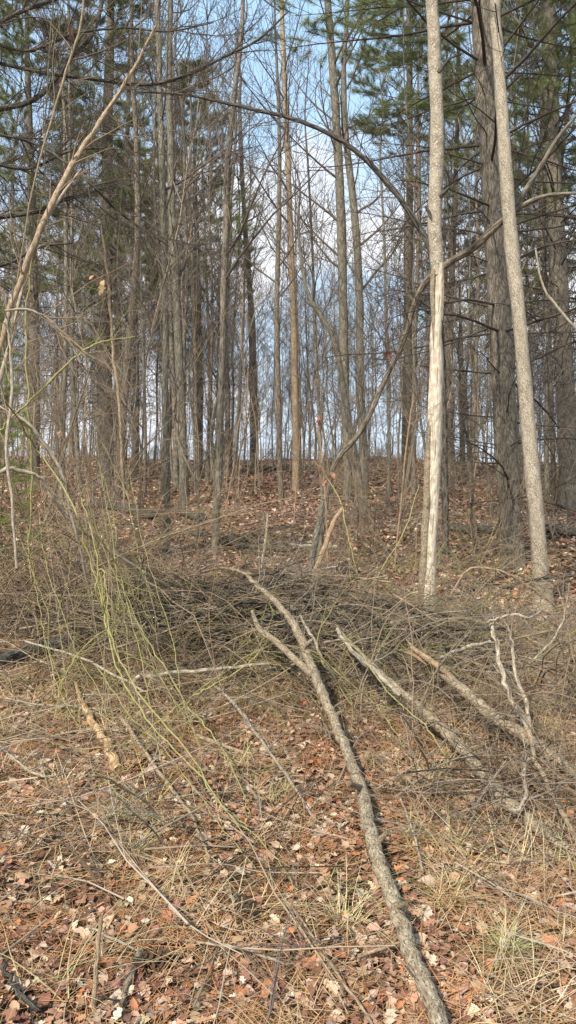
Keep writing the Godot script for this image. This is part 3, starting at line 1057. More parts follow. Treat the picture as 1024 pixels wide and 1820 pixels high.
	traced_tree("bare_tree", "slim dark trunk leaning right from the left pine", "tree", [[205, 830, 11], [207, 700, 10], [210, 560, 10], [222, 440, 10], [245, 350, 9], [270, 280, 7], [282, 255, 5]], depth_at(205, 830), M.brown, M.twig, {"top": 9.0, "branches": 10, "from": 5.0, "reach": 1.4})
	traced_tree("bare_tree", "thin tree right of the big pine, at the right edge", "tree", [[985, 900, 12], [982, 780, 12], [976, 640, 11], [968, 480, 10], [962, 300, 9], [966, 100, 8]], depth_at(985, 900), M.brown, M.twig, {"top": 12.0, "branches": 18, "from": 3.5, "reach": 1.8})
	traced_tree("bare_tree", "thin upright tree left of the leaning mottled tree", "tree", [[838, 900, 10], [842, 780, 10], [846, 640, 9], [850, 480, 8], [846, 300, 7]], depth_at(838, 900), M.brown, M.twig, {"top": 11.0, "branches": 16, "from": 3.0, "reach": 1.5})
	traced_tree("bare_tree", "tiny sapling with grey bark left of the speckled trunks", "tree", [[258, 880, 7], [259, 780, 7], [256, 660, 6], [252, 520, 5], [246, 380, 4]], depth_at(258, 880), M.grey, M.twig, {"top": 9.0, "branches": 16, "from": 2.5, "reach": 1.2})

	# the tree that leans across behind the snag and forks to the right edge
	var lean := [[560, 1040, 7.7, 11.0], [575, 930, 7.8, 10.2], [592, 832, 7.8, 9.3], [642, 765, 7.8, 9.3], [682, 680, 7.8, 9.3], [717, 605, 7.7, 9.3], [740, 530, 7.6, 10.2], [765, 492, 7.5, 11.0], [800, 466, 7.4, 12.8], [842, 440, 7.3, 12.8], [880, 405, 7.2, 11.9], [905, 380, 7.1, 10.2]]
	var e := hanging("leaning_tree", "thin tree leaning right behind the snag and forking beyond it", "tree", lean, M.brown, {"part": "trunk", "sides": 9, "twigs": 16, "tl": 0.7, "twig_m": M.twig, "t0": 0.3, "tex": 0.3})
	for f in [[[903, 382, 7.1, 12], [940, 330, 7.0, 10], [965, 290, 6.9, 9], [995, 240, 6.8, 7], [1040, 190, 6.7, 5]], [[895, 392, 7.1, 10], [930, 365, 7.0, 9], [970, 348, 6.9, 7], [1030, 343, 6.8, 5]]]:
		var pp := []
		var rr := []
		for q in f:
			pp.append(P(q[0], q[1], q[2]) - e.position)
			rr.append(q[3] * q[2] / F * 0.5)
		var s2 := smooth(pp, rr, 6)
		var b2 := MB.new()
		tube(b2, s2[0], s2[1], 8, 0.15, 2.0, 0.3)
		part("fork", b2.commit(), M.grey, e)
	hanging("arching_sapling", "dark sapling arching left over the centre from behind the snag", "tree", [[792, 985, 8.2, 13], [790, 800, 8.1, 12], [786, 640, 8.0, 12], [778, 520, 7.9, 12], [764, 440, 7.8, 12], [742, 400, 7.8, 11], [700, 338, 7.8, 10], [640, 275, 7.8, 9], [590, 240, 7.8, 8], [520, 211, 7.9, 7], [430, 190, 8.0, 6], [340, 170, 8.1, 4], [250, 163, 8.2, 3]], M.darklog, {"part": "trunk", "sides": 8, "twigs": 26, "tl": 0.8, "twig_m": M.twig, "t0": 0.4, "tup": 0.12, "tex": 0.3})

func make_pines() -> void:
	pine("large pine with dark dead whorls behind the leaning mottled tree", [[912, 1012, 43], [909, 950, 40], [905, 880, 39], [899, 760, 40], [893, 640, 40], [886, 520, 39], [879, 400, 38], [870, 250, 37], [861, 100, 36], [855, 0, 34]], depth_at(912, 1012), {"top": 11.0, "live": 5.2, "from": 0.9, "reach": 2.5, "dead": 2.1, "gap": 0.75, "shoots": 14, "tufts": 4, "sides": 16})
	landmarks.append([895, "the big dark pine"])
	pine("thick grey pine trunk standing at the right edge", [[1012, 880, 34], [1008, 780, 33], [1003, 660, 32], [996, 540, 31], [988, 400, 30], [980, 200, 27], [975, 0, 23]], depth_at(1012, 905), {"top": 17.0, "live": 5.5, "from": 2.4, "reach": 2.8, "dead": 2.4, "gap": 0.8, "shoots": 12, "tufts": 4, "tuft": 1.3, "minr": 0.004})
	pine("dark pine trunk among the left trees", [[188, 838, 27], [187, 740, 26], [186, 620, 25], [188, 480, 23], [190, 340, 21], [192, 200, 18], [196, 60, 15]], depth_at(188, 850) * 0.9, {"top": 17.0, "live": 5.0, "from": 2.2, "reach": 2.4, "dead": 1.9, "shoots": 12, "tufts": 4, "tuft": 1.4, "minr": 0.005, "green": Color(0.190, 0.211, 0.085)})
	pine("yellowish green young pine behind the speckled left trunks", [[352, 850, 15], [354, 700, 14], [352, 560, 12], [350, 420, 9], [346, 300, 5], [345, 230, 2]], depth_at(352, 846), {"top": 13.2, "live": 5.8, "from": 2.5, "reach": 2.2, "dead": 1.4, "shoots": 9, "tufts": 4, "tuft": 1.5, "minr": 0.005, "green": Color(0.235, 0.258, 0.095)})
	pine("green young pine right of the left pine, boughs low", [[240, 850, 13], [242, 700, 12], [240, 560, 10], [236, 420, 8], [232, 330, 4]], depth_at(240, 846), {"top": 11.0, "live": 4.0, "from": 2.0, "reach": 2.0, "dead": 1.4, "shoots": 9, "tufts": 4, "tuft": 1.5, "minr": 0.005, "green": Color(0.168, 0.211, 0.085)})
	pine("pine with dark boughs behind the twin trunks and snag", [[722, 862, 18], [724, 700, 17], [726, 520, 15], [728, 340, 13], [728, 180, 10], [726, 0, 8]], depth_at(722, 866), {"top": 17.0, "live": 8.6, "from": 2.5, "reach": 2.0, "dead": 1.5, "shoots": 11, "tufts": 4, "tuft": 1.4, "minr": 0.004})
	pine("pine with low drooping boughs far left, behind the grey trunk", [[60, 860, 20], [62, 700, 19], [60, 520, 17], [56, 340, 14], [50, 160, 11]], depth_at(60, 868), {"top": 15.0, "live": 4.2, "from": 2.0, "reach": 2.6, "dead": 1.6, "shoots": 11, "tufts": 4, "tuft": 1.4, "minr": 0.004, "green": Color(0.190, 0.211, 0.085)})
	pine("small pine with level blue green sprays between snag and dark pine", [[822, 850, 10], [822, 740, 9], [820, 640, 8], [818, 560, 5], [816, 500, 2]], depth_at(822, 850), {"top": 8.6, "live": 4.4, "from": 2.4, "reach": 1.8, "dead": 1.3, "shoots": 8, "tufts": 3, "tuft": 1.3, "minr": 0.004, "green": Color(0.095, 0.141, 0.075)})
	pine("pine with olive boughs beyond the right edge trunk", [[1060, 860, 26], [1062, 700, 25], [1060, 500, 23], [1056, 300, 20], [1050, 100, 16]], depth_at(1060, 880), {"top": 16.0, "live": 3.6, "from": 2.0, "reach": 3.2, "dead": 1.8, "shoots": 13, "tufts": 4, "tuft": 1.3, "minr": 0.004, "green": Color(0.168, 0.188, 0.078)})
	# the pine beside the camera's left whose limbs reach into the picture
	var at := P(-150, 1000, 6.6)
	at.y = ground_y(at.x, at.z)
	var root := thing("pine_tree", "near pine whose dark limbs reach in at the upper left", "tree", at, "pines on the slope")
	var b := MB.new()
	tube(b, PackedVector3Array([Vector3(0, -0.1, 0), Vector3(0.02, 2.0, 0), Vector3(0.05, 4.5, 0.05), Vector3(0, 8.0, 0)]), PackedFloat32Array([0.2, 0.17, 0.14, 0.07]), 14, 0.15, 1.0)
	part("trunk", b.commit(), M.pine, root)
	var xf := []
	var cols := []
	for l in [[[-150, 230, 12], [-60, 205, 12], [0, 193, 11], [50, 182, 11], [90, 152, 10], [130, 98, 9], [163, 62, 8], [182, 0, 7], [195, -80, 5]], [[-150, 420, 12], [-60, 395, 11], [0, 386, 10], [60, 377, 9], [100, 360, 8], [150, 345, 6], [200, 330, 3]], [[-150, 250, 8], [-50, 240, 7], [0, 240, 6], [60, 255, 6], [110, 284, 6], [165, 330, 5], [215, 380, 4], [300, 437, 3]], [[-150, 120, 11], [-40, 60, 9], [40, 20, 8], [120, -10, 7], [200, -40, 5]], [[-150, 100, 9], [-20, 110, 7], [80, 130, 6], [160, 140, 6], [240, 150, 6], [290, 146, 6], [350, 126, 6], [400, 100, 5], [460, 70, 4], [512, 20, 3]], [[-150, 320, 9], [-40, 290, 7], [50, 300, 6], [120, 270, 5], [190, 262, 3]], [[-150, 520, 8], [-60, 480, 7], [10, 470, 6], [70, 440, 5], [130, 432, 3]], [[-150, 40, 9], [-30, 70, 7], [50, 90, 6], [130, 60, 5], [220, 50, 3], [300, 56, 3], [380, 40, 2]]]:
		var p := []
		var r := []
		var dd := 6.6
		for q in l:
			p.append(P(q[0], q[1], dd) - at)
			r.append(q[2] * dd / F * 0.5)
			dd += R.randf_range(-0.12, 0.2)
		p[0] = Vector3(0.03, p[0].y, 0)
		var sm := smooth(p, r, 5)
		b = MB.new()
		tube(b, sm[0], sm[1], 8, 0.25, R.randf() * 5.0, 0.25)
		var lb := part("limb", b.commit(), M.darklog, root)
		var tw := MB.new()
		var pos: PackedVector3Array = sm[0]
		for k in 22:
			var q := R.randi_range(4, pos.size() - 2)
			var tn := (pos[q + 1] - pos[q]).normalized()
			var ax := tn.cross(Vector3(R.randfn(), R.randfn(), R.randfn())).normalized()
			grow(tw, pos[q], tn.rotated(ax, R.randf_range(0.4, 1.1)), R.randf_range(0.3, 0.9), 0.006, 0, {"wig": 0.2, "up": 0.02, "minr": 0.0014, "kids": [5, 4, 2], "deep": 2, "a0": 0.4, "a1": 1.0})
		part("twigs", tw.commit(), M.darktwig, lb, true)

func sapling_proto(k: int) -> Node3D:
	var root := Node3D.new()
	var h := R.randf_range(3.5, 7.5)
	var p := []
	var r := []
	var x := 0.0
	var z := 0.0
	var lean := Vector2(R.randf_range(-0.12, 0.12), R.randf_range(-0.12, 0.12))
	for j in 8:
		p.append(Vector3(x, h * j / 7.0 - (0.15 if j == 0 else 0.0), z))
		r.append(lerpf(0.018, 0.004, j / 7.0) * [1.0, 0.7, 1.25, 0.85, 0.6, 1.1][k])
		x += lean.x + R.randf_range(-0.14, 0.14)
		z += lean.y + R.randf_range(-0.14, 0.14)
	var sm := smooth(p, r, 3)
	var b := MB.new()
	tube(b, sm[0], sm[1], 6, 0.1, k * 1.3)
	part("trunk", b.commit(), [M.grey, M.tanstem, M.olive, M.brown, M.tanstem, M.olive][k], root)
	var tw := MB.new()
	var pos: PackedVector3Array = sm[0]
	for j in 22:
		var q := R.randi_range(4, pos.size() - 2)
		var a := R.randf() * TAU
		grow(tw, pos[q], Vector3(cos(a), R.randf_range(0.4, 1.6), sin(a)), R.randf_range(0.4, 1.3), 0.0065, 0, {"wig": 0.17, "up": 0.05, "minr": 0.0022, "kids": [5, 3, 0], "deep": 2, "a0": 0.4, "a1": 0.9})
	part("twigs", tw.commit(), M.greycane if k % 2 else M.fartwig, root, true)
	return root

const ORDER := ["first", "second", "third", "fourth", "fifth", "sixth", "seventh", "eighth", "ninth", "tenth", "eleventh", "twelfth", "thirteenth", "fourteenth", "fifteenth", "sixteenth"]

# places copies of the prototypes and words each label by bark, zone and its place in the gap between two landmarks
func stand(called: String, noun: String, protos: Array, looks: Array, n: int, d0: float, d1: float, apart: float, scale_lo: float, scale_hi: float) -> void:
	var placed := []
	var sets := {}
	var tries := 0
	while placed.size() < n and tries < 8000:
		tries += 1
		var d := d0 + (d1 - d0) * pow(R.randf(), 0.85)
		var x := R.randf_range(-0.4, 0.4) * d
		var px := 512.0 + x / d * F
		var ok := true
		for q in placed:
			if Vector2(x, d).distance_to(q) < apart:
				ok = false
				break
		if not ok:
			continue
		placed.append(Vector2(x, d))
		var left := ""
		var right := ""
		for l in landmarks:
			if l[0] < px:
				left = l[1]
			elif right == "":
				right = l[1]
		var where := "between %s and %s" % [left, right] if left != "" and right != "" else ("left of " + right if left == "" else "right of " + left)
		var k := R.randi() % protos.size()
		var o: Node3D = protos[k].duplicate()
		o.name = numbered(called)
		add_child(o)
		o.position = Vector3(x, ground_y(x, -d), -d)
		var sc := R.randf_range(scale_lo, scale_hi) * (0.72 if px > 430.0 and px < 750.0 and scale_hi < 1.25 else 1.0)
		o.rotation = Vector3(R.randf_range(-0.05, 0.05), R.randf() * TAU, R.randf_range(-0.05, 0.05))
		o.scale = Vector3(sc, sc * R.randf_range(0.9, 1.15), sc)
		var key := "%s %s %s" % [looks[k] + (" ridge" if d > 31.0 else " hillside"), noun, where]
		if not sets.has(key):
			sets[key] = []
		sets[key].append([px, o])
	for key in sets:
		var a: Array = sets[key]
		a.sort_custom(func(p, q): return p[0] < q[0])
		for k in a.size():
			var lab: String = key if a.size() == 1 else "%s from left, %s" % [ORDER[mini(k, 15)], key]
			tag(a[k][1], lab, "tree", noun + " set " + key)
	for pr in protos:
		pr.free()

func make_far_stand() -> void:
	landmarks.append_array([[187, "left pine"], [112, "leftmost grey trunk"], [1005, "right edge pine"], [569, "centre sapling"], [451, "kinked dark trunk"], [737, "straight dark trunk"]])
	landmarks.sort_custom(func(a, b): return a[0] < b[0])
	for l in landmarks:
		l[1] = l[1].replace("the ", "")
	var protos := []
	for k in 10:
		protos.append(far_proto(k))
	stand("slender_tree", "tree", protos, ["olive", "thin brown", "grey", "thin olive", "brown", "stout brown", "olive", "thin grey", "grey", "thin brown"], 138, 15.0, 62.0, 0.75, 0.75, 1.2)
	protos = []
	for k in 5:
		protos.append(far_proto(k + 3, 0.6, 0.68))
	stand("young_tree", "young tree", protos, ["olive", "brown", "stouter brown", "dark olive", "grey"], 140, 24.0, 60.0, 0.5, 0.8, 1.24)
	protos = []
	for k in 6:
		protos.append(sapling_proto(k))
	stand("thin_sapling", "sapling", protos, ["grey", "tan", "olive", "brown", "tan", "olive"], 135, 8.5, 30.0, 0.5, 0.8, 1.3)

func make_logs() -> void:
	var o := {"sides": 14, "sub": 12, "rough": 0.28, "tex": 0.25, "part": "trunk", "jit": 0.5}
	var big := lying("fallen_trunk", "long thin fallen trunk running from the bottom edge up to the brush", "log", [[795, 1850, 0.06, 32.4], [748, 1738, 0.07, 31.1], [712, 1640, 0.08, 28.4], [682, 1560, 0.085, 25.7], [656, 1470, 0.095, 24.3], [634, 1380, 0.11, 22.9], [606, 1312, 0.14, 19.6], [577, 1243, 0.22, 17.6], [555, 1190, 0.27, 16.2], [526, 1117, 0.42, 13.5], [492, 1072, 0.52, 10.8], [452, 1036, 0.59, 8.1], [432, 1018, 0.62, 6.08], [388, 1010, 0.6, 4.05], [330, 1026, 0.44, 2.7]], M.log, o)
	for q in [[795, 1850], [748, 1738], [712, 1640], [682, 1560], [656, 1470], [634, 1380], [606, 1312], [577, 1243]]:
		var v := G(q[0], q[1], 0.05)
		log_line.append(Vector2(v.x, v.z))
	var p := []
	var r := []
	for q in [[556, 1200, 0.25, 14], [524, 1172, 0.3, 12.6], [490, 1140, 0.34, 11.2], [462, 1119, 0.37, 9.81], [448, 1086, 0.42, 6.32]]:
		var v := G(q[0], q[1], q[2])
		p.append(v - big.position)
		r.append(q[3] * -v.z / F * 0.5)
	var sm := smooth(p, r, 6)
	var b := MB.new()
	tube(b, sm[0], sm[1], 10, 0.22, 3.0, 0.2)
	part("fork", b.commit(), M.log, big)
	for q in [[668, 1500, 0.1, 690, 1478, 0.16], [640, 1400, 0.12, 622, 1392, 0.17], [700, 1612, 0.09, 722, 1606, 0.14], [590, 1275, 0.18, 612, 1262, 0.22], [540, 1150, 0.36, 556, 1136, 0.4]]:
		var s0 := G(q[0], q[1], q[2]) - big.position
		var s1 := G(q[3], q[4], q[5]) - big.position
		b = MB.new()
		tube(b, PackedVector3Array([s0, s0.lerp(s1, 0.6), s1]), PackedFloat32Array([0.014, 0.01, 0.007]), 7, 0.3, R.randf(), 0.15)
		part("branch_stub", b.commit(), M.log, big)
	lying("fallen_trunk", "fallen trunk half buried in dry grass, lower right", "log", [[1010, 1512, 0.03, 23.9], [962, 1477, 0.04, 26], [905, 1430, 0.05, 25.3], [865, 1385, 0.06, 23.9], [820, 1330, 0.08, 19.7], [775, 1285, 0.12, 16.9], [725, 1240, 0.2, 12.7], [670, 1190, 0.26, 9.15], [620, 1140, 0.3, 6.34], [595, 1108, 0.32, 4.22]], M.log, o)
	var broken := lying("fallen_trunk", "fallen trunk with broken reddish end, running off the right edge", "log", [[1040, 1385, 0.06, 17.9], [985, 1345, 0.08, 18.6], [930, 1306, 0.12, 20.6], [880, 1275, 0.16, 20.6], [830, 1232, 0.2, 19.2], [780, 1192, 0.24, 15.8], [752, 1172, 0.26, 10.3], [738, 1163, 0.27, 4.12]], M.log, o)
	for sp in [[[800, 1200, 0.25, 8], [772, 1180, 0.28, 15], [748, 1163, 0.3, 13], [728, 1150, 0.31, 3]], [[760, 1180, 0.26, 10], [738, 1166, 0.285, 9], [715, 1158, 0.3, 2]], [[752, 1168, 0.29, 8], [733, 1150, 0.31, 7], [722, 1136, 0.33, 2]]]:
		p = []
		r = []
		for q in sp:
			var v := G(q[0], q[1], q[2])
			p.append(v - broken.position)
			r.append(q[3] * -v.z / F * 0.5)
		sm = smooth(p, r, 4)
		b = MB.new()
		tube(b, sm[0], sm[1], 7, 0.5, R.randf() * 5.0, 0.1)
		part("splintered_wood", b.commit(), M.redstem, broken)
	lying("fallen_trunk", "dark grey log lying at the left edge under brambles", "log", [[-30, 1186, 0.06, 28], [40, 1160, 0.08, 27], [100, 1146, 0.08, 24], [150, 1140, 0.06, 20], [215, 1136, 0.04, 12]], M.darklog, o)
	lying("broken_stick", "orange brown broken stick with peeling bark on the left bank", "stick", [[135, 1210, 0.07, 6], [143, 1245, 0.06, 12], [170, 1292, 0.04, 16], [190, 1322, 0.035, 17], [212, 1370, 0.03, 19]], M.orangewood, {"sides": 9, "rough": 0.4, "jit": 0.8})
	var s := {"sides": 7, "twigs": 3, "tl": 0.2, "jit": 0.7}
	lying("stick", "bone pale stick lying level over the brush, left of the fork", "stick", [[236, 1216, 0.1, 9], [246, 1204, 0.13, 8], [310, 1196, 0.17, 8], [400, 1188, 0.2, 7], [482, 1179, 0.22, 5]], M.palewood, s)
	lying("stick", "pale stick slanting down right from the brush to the litter", "stick", [[385, 1222, 0.12, 5], [420, 1255, 0.09, 6], [460, 1310, 0.06, 6], [510, 1380, 0.04, 6], [562, 1458, 0.03, 5]], M.palewood, s)
	lying("stick", "short tan stick left of the slanting pale stick", "stick", [[348, 1308, 0.03, 8], [400, 1326, 0.04, 8], [472, 1346, 0.03, 5]], M.tanstem, s)
	lying("stick", "grey stick crossing the yellow green canes at the left", "stick", [[45, 1140, 0.22, 4], [140, 1168, 0.2, 5], [215, 1205, 0.16, 5], [262, 1232, 0.1, 5]], M.palewood, s)
	lying("stick", "thin stick at the left edge over the red leaves", "stick", [[-5, 1238, 0.05, 5], [70, 1252, 0.05, 4], [130, 1256, 0.05, 4], [200, 1264, 0.04, 3]], M.palewood, s)
	lying("stick", "curved pale stick low at the left edge", "stick", [[-5, 1322, 0.05, 5], [30, 1352, 0.05, 5], [70, 1378, 0.04, 5], [110, 1376, 0.04, 4], [160, 1366, 0.03, 3]], M.palewood, s)
	lying("stick", "stout pale stick near the bottom left, lichen spotted", "stick", [[248, 1686, 0.03, 12], [236, 1730, 0.03, 12], [214, 1786, 0.02, 10]], M.log, s)
	lying("stick", "dark forked stick in the bottom left corner", "stick", [[5, 1710, 0.08, 9], [20, 1745, 0.05, 10], [45, 1778, 0.04, 10], [68, 1798, 0.03, 7]], M.darklog, s)
	lying("stick", "thin stick slanting by the pine cones at the bottom", "stick", [[155, 1646, 0.04, 5], [200, 1668, 0.04, 5], [252, 1694, 0.03, 4]], M.palewood, s)
	lying("stick", "thin pale stick right of the pine cones at the bottom", "stick", [[392, 1678, 0.04, 4], [450, 1692, 0.04, 5], [505, 1714, 0.03, 4]], M.palewood, s)
	lying("stick", "straight tan stick slanting from the left canes to the centre", "stick", [[214, 1275, 0.1, 6], [260, 1340, 0.08, 7], [320, 1420, 0.06, 7], [350, 1470, 0.05, 6], [372, 1530, 0.04, 4]], M.tanstem, s)
	lying("stick", "short stick left of the long fallen trunk near the bottom", "stick", [[636, 1700, 0.04, 7], [670, 1690, 0.05, 6], [712, 1674, 0.06, 5]], M.tanstem, s)
	lying("stick", "thin stick crossing below the long fallen trunk", "stick", [[500, 1590, 0.04, 5], [560, 1670, 0.04, 5], [620, 1760, 0.04, 6], [670, 1830, 0.03, 6]], M.tanstem, s)
	lying("stick", "thin stick pointing up right of the long fallen trunk", "stick", [[752, 1550, 0.03, 4], [735, 1480, 0.05, 5], [712, 1420, 0.06, 4]], M.palewood, s)
	lying("stick", "grey stick sloping through the right brush toward the fallen trunk", "stick", [[600, 1118, 0.34, 7], [625, 1155, 0.3, 8], [670, 1195, 0.3, 9], [712, 1236, 0.26, 8]], M.palewood, s)
	lying("stick", "curved grey stick right of the long trunk's upper end", "stick", [[535, 1095, 0.36, 4], [546, 1118, 0.34, 5], [560, 1140, 0.3, 5], [575, 1180, 0.25, 4]], M.palewood, s)
	# upright pale twigs at the right
	var u := {"sides": 7, "twigs": 5, "tl": 0.22, "jit": 0.8}
	lying("dead_sapling", "grey upright dead sapling on the right bank", "stick", [[945, 1312, 0.1, 9], [925, 1272, 0.2, 10], [898, 1215, 0.32, 10], [884, 1150, 0.46, 9], [872, 1110, 0.54, 7]], M.palewood, u)
	lying("dead_branch", "bleached crooked branch right of the grey dead sapling", "stick", [[945, 1310, 0.12, 7], [936, 1250, 0.24, 8], [914, 1200, 0.34, 7], [912, 1150, 0.46, 5], [902, 1112, 0.56, 4], [890, 1098, 0.6, 4]], M.palewood, u)
	lying("dead_branch", "bleached level twig atop the grey dead sapling", "stick", [[860, 1108, 0.56, 4], [884, 1100, 0.58, 5], [915, 1092, 0.6, 5], [940, 1098, 0.6, 4], [962, 1086, 0.6, 3]], M.palewood, u)
	lying("dead_branch", "thin white stem arching at the right edge", "stick", [[950, 1172, 0.35, 4], [978, 1142, 0.44, 4], [1002, 1100, 0.56, 4], [1012, 1036, 0.75, 3]], M.palewood, u)
	lying("dead_branch", "crooked hooked twig on the half buried trunk", "stick", [[905, 1440, 0.08, 7], [925, 1435, 0.1, 7], [934, 1405, 0.12, 7], [930, 1375, 0.14, 6], [940, 1348, 0.17, 5]], M.palewood, u)
	lying("dead_branch", "tan branch sloping down to the right edge of the bank", "stick", [[935, 1292, 0.2, 8], [960, 1370, 0.12, 9], [1000, 1450, 0.08, 9], [1035, 1515, 0.05, 9]], M.tanstem, u)
	lying("dead_branch", "pale branch lying between snag foot and dead sapling", "stick", [[776, 1170, 0.2, 5], [830, 1150, 0.26, 7], [872, 1140, 0.3, 5]], M.palewood, u)
	lying("dead_branch", "thin grey stem bowed over at the foot of the mottled tree", "stick", [[800, 1062, 0.3, 3], [830, 1014, 0.5, 4], [880, 1012, 0.5, 5], [940, 1042, 0.35, 5], [985, 1076, 0.2, 4]], M.tanstem, u)
	lying("dead_branch", "dark branch leaning at the mottled tree's foot", "stick", [[895, 1046, 0.3, 7], [930, 1034, 0.35, 7], [975, 1026, 0.4, 6], [1030, 1022, 0.4, 5]], M.darklog, u)
	hanging("upright_stick", "smooth reddish tan stick standing in the brush at centre", "stick", [[546, 1075, 6.3, 12], [560, 1020, 6.35, 12], [577, 975, 6.4, 10], [590, 935, 6.45, 9], [608, 903, 6.5, 6]], M.redstem, {"sides": 9})
	hanging("upright_stick", "lichen grey stub standing behind the reddish stick", "stick", [[548, 1040, 7.2, 13], [555, 990, 7.2, 13], [566, 935, 7.25, 12], [576, 880, 7.3, 9]], M.olive, {"sides": 9})
	hanging("upright_stick", "dry reddish stem with withered leaves at centre", "stick", [[583, 1040, 6.8, 5], [581, 940, 6.8, 4], [577, 860, 6.8, 4], [570, 790, 6.8, 3], [566, 742, 6.8, 2]], M.redstem, {"sides": 6, "twigs": 4})
	hanging("upright_stick", "thin dead stalk standing left of the long trunk's end", "stick", [[462, 1040, 7.6, 6], [466, 1000, 7.6, 6], [474, 950, 7.6, 6], [475, 912, 7.6, 4]], M.palewood, {"sides": 6, "twigs": 3})
	hanging("upright_stick", "brown upright dead stalk at the bottom left", "stick", [[163, 1850, 2.02, 9], [168, 1760, 2.03, 9], [174, 1690, 2.04, 9], [180, 1630, 2.05, 8]], M.tanstem, {"sides": 8})
	# logs on the hillside
	for l in [["dark rotten log on the hillside left of the speckled trunks", [[170, 892, 12], [230, 905, 13], [270, 915, 12], [300, 912, 8]]], ["dark log behind the thick olive trunk", [[312, 905, 9], [340, 915, 11], [365, 922, 9]]], ["long grey pole lying left of centre on the hillside", [[300, 945, 6], [380, 952, 7], [450, 962, 6], [560, 968, 5]]], ["dark pole below the centre trunk", [[395, 965, 6], [450, 972, 7], [520, 978, 5]]], ["dark log between snag and big pine", [[790, 935, 10], [830, 940, 12], [880, 942, 12], [900, 944, 8]]], ["dark log right of the mottled tree", [[965, 938, 11], [1000, 943, 12], [1040, 946, 12]]], ["thin pole lying far up the slope at centre", [[430, 826, 4], [470, 830, 5], [520, 838, 4]]], ["pale broken pole leaning by the reddish stick", [[515, 968, 4], [545, 971, 6], [600, 972, 5]]], ["fallen pole up the slope behind the forked grey tree", [[400, 818, 4], [440, 824, 5], [470, 836, 3]]]]:
		var pts := []
		for q in l[1]:
			pts.append([q[0], q[1], 0.1, q[2] * 1.35])
		lying("hillside_log", l[0], "log", pts, M.palewood if l[0].begins_with("pale") else M.darklog, {"sides": 8, "twigs": 4, "tl": 0.6, "jit": 1.0, "twig_m": M.tanstem})
	# the brush pile at the centre: crossed dead branches
	var names := ["reaching over the long trunk's fork", "under the long trunk's fork", "deep in the dark hollow", "poking out left of the pile", "poking out right of the pile", "lying along the back of the pile", "lying across the front of the pile", "topmost on the pile"]
	var k := 0
	for l in [[[380, 1128, 0.3], [450, 1105, 0.42], [530, 1082, 0.44], [600, 1070, 0.4]], [[420, 1200, 0.06], [520, 1190, 0.14], [620, 1200, 0.14], [720, 1230, 0.06]], [[560, 1205, 0.05], [640, 1218, 0.08], [740, 1215, 0.08]], [[240, 1120, 0.12], [330, 1118, 0.22], [430, 1122, 0.26], [520, 1140, 0.2]], [[470, 1120, 0.25], [570, 1100, 0.34], [660, 1105, 0.3], [760, 1140, 0.15]], [[310, 1070, 0.25], [400, 1060, 0.35], [500, 1056, 0.4], [610, 1062, 0.3]], [[300, 1190, 0.05], [390, 1165, 0.16], [480, 1150, 0.24], [560, 1120, 0.3]], [[390, 1090, 0.44], [430, 1070, 0.5], [470, 1046, 0.58], [505, 1020, 0.6]]]:
		var pts := []
		for q in l:
			pts.append([q[0], q[1], q[2] * 0.8, R.randf_range(4, 7.5)])
		lying("brush_branch", "dead brush branch %s" % names[k], "branch", pts, M.darklog if k % 3 else M.brown, {"sides": 7, "twigs": 14, "tl": 0.45, "jit": 1.0, "twig_m": M.greycane, "group": "dead branches of the brush pile"})
		k += 1

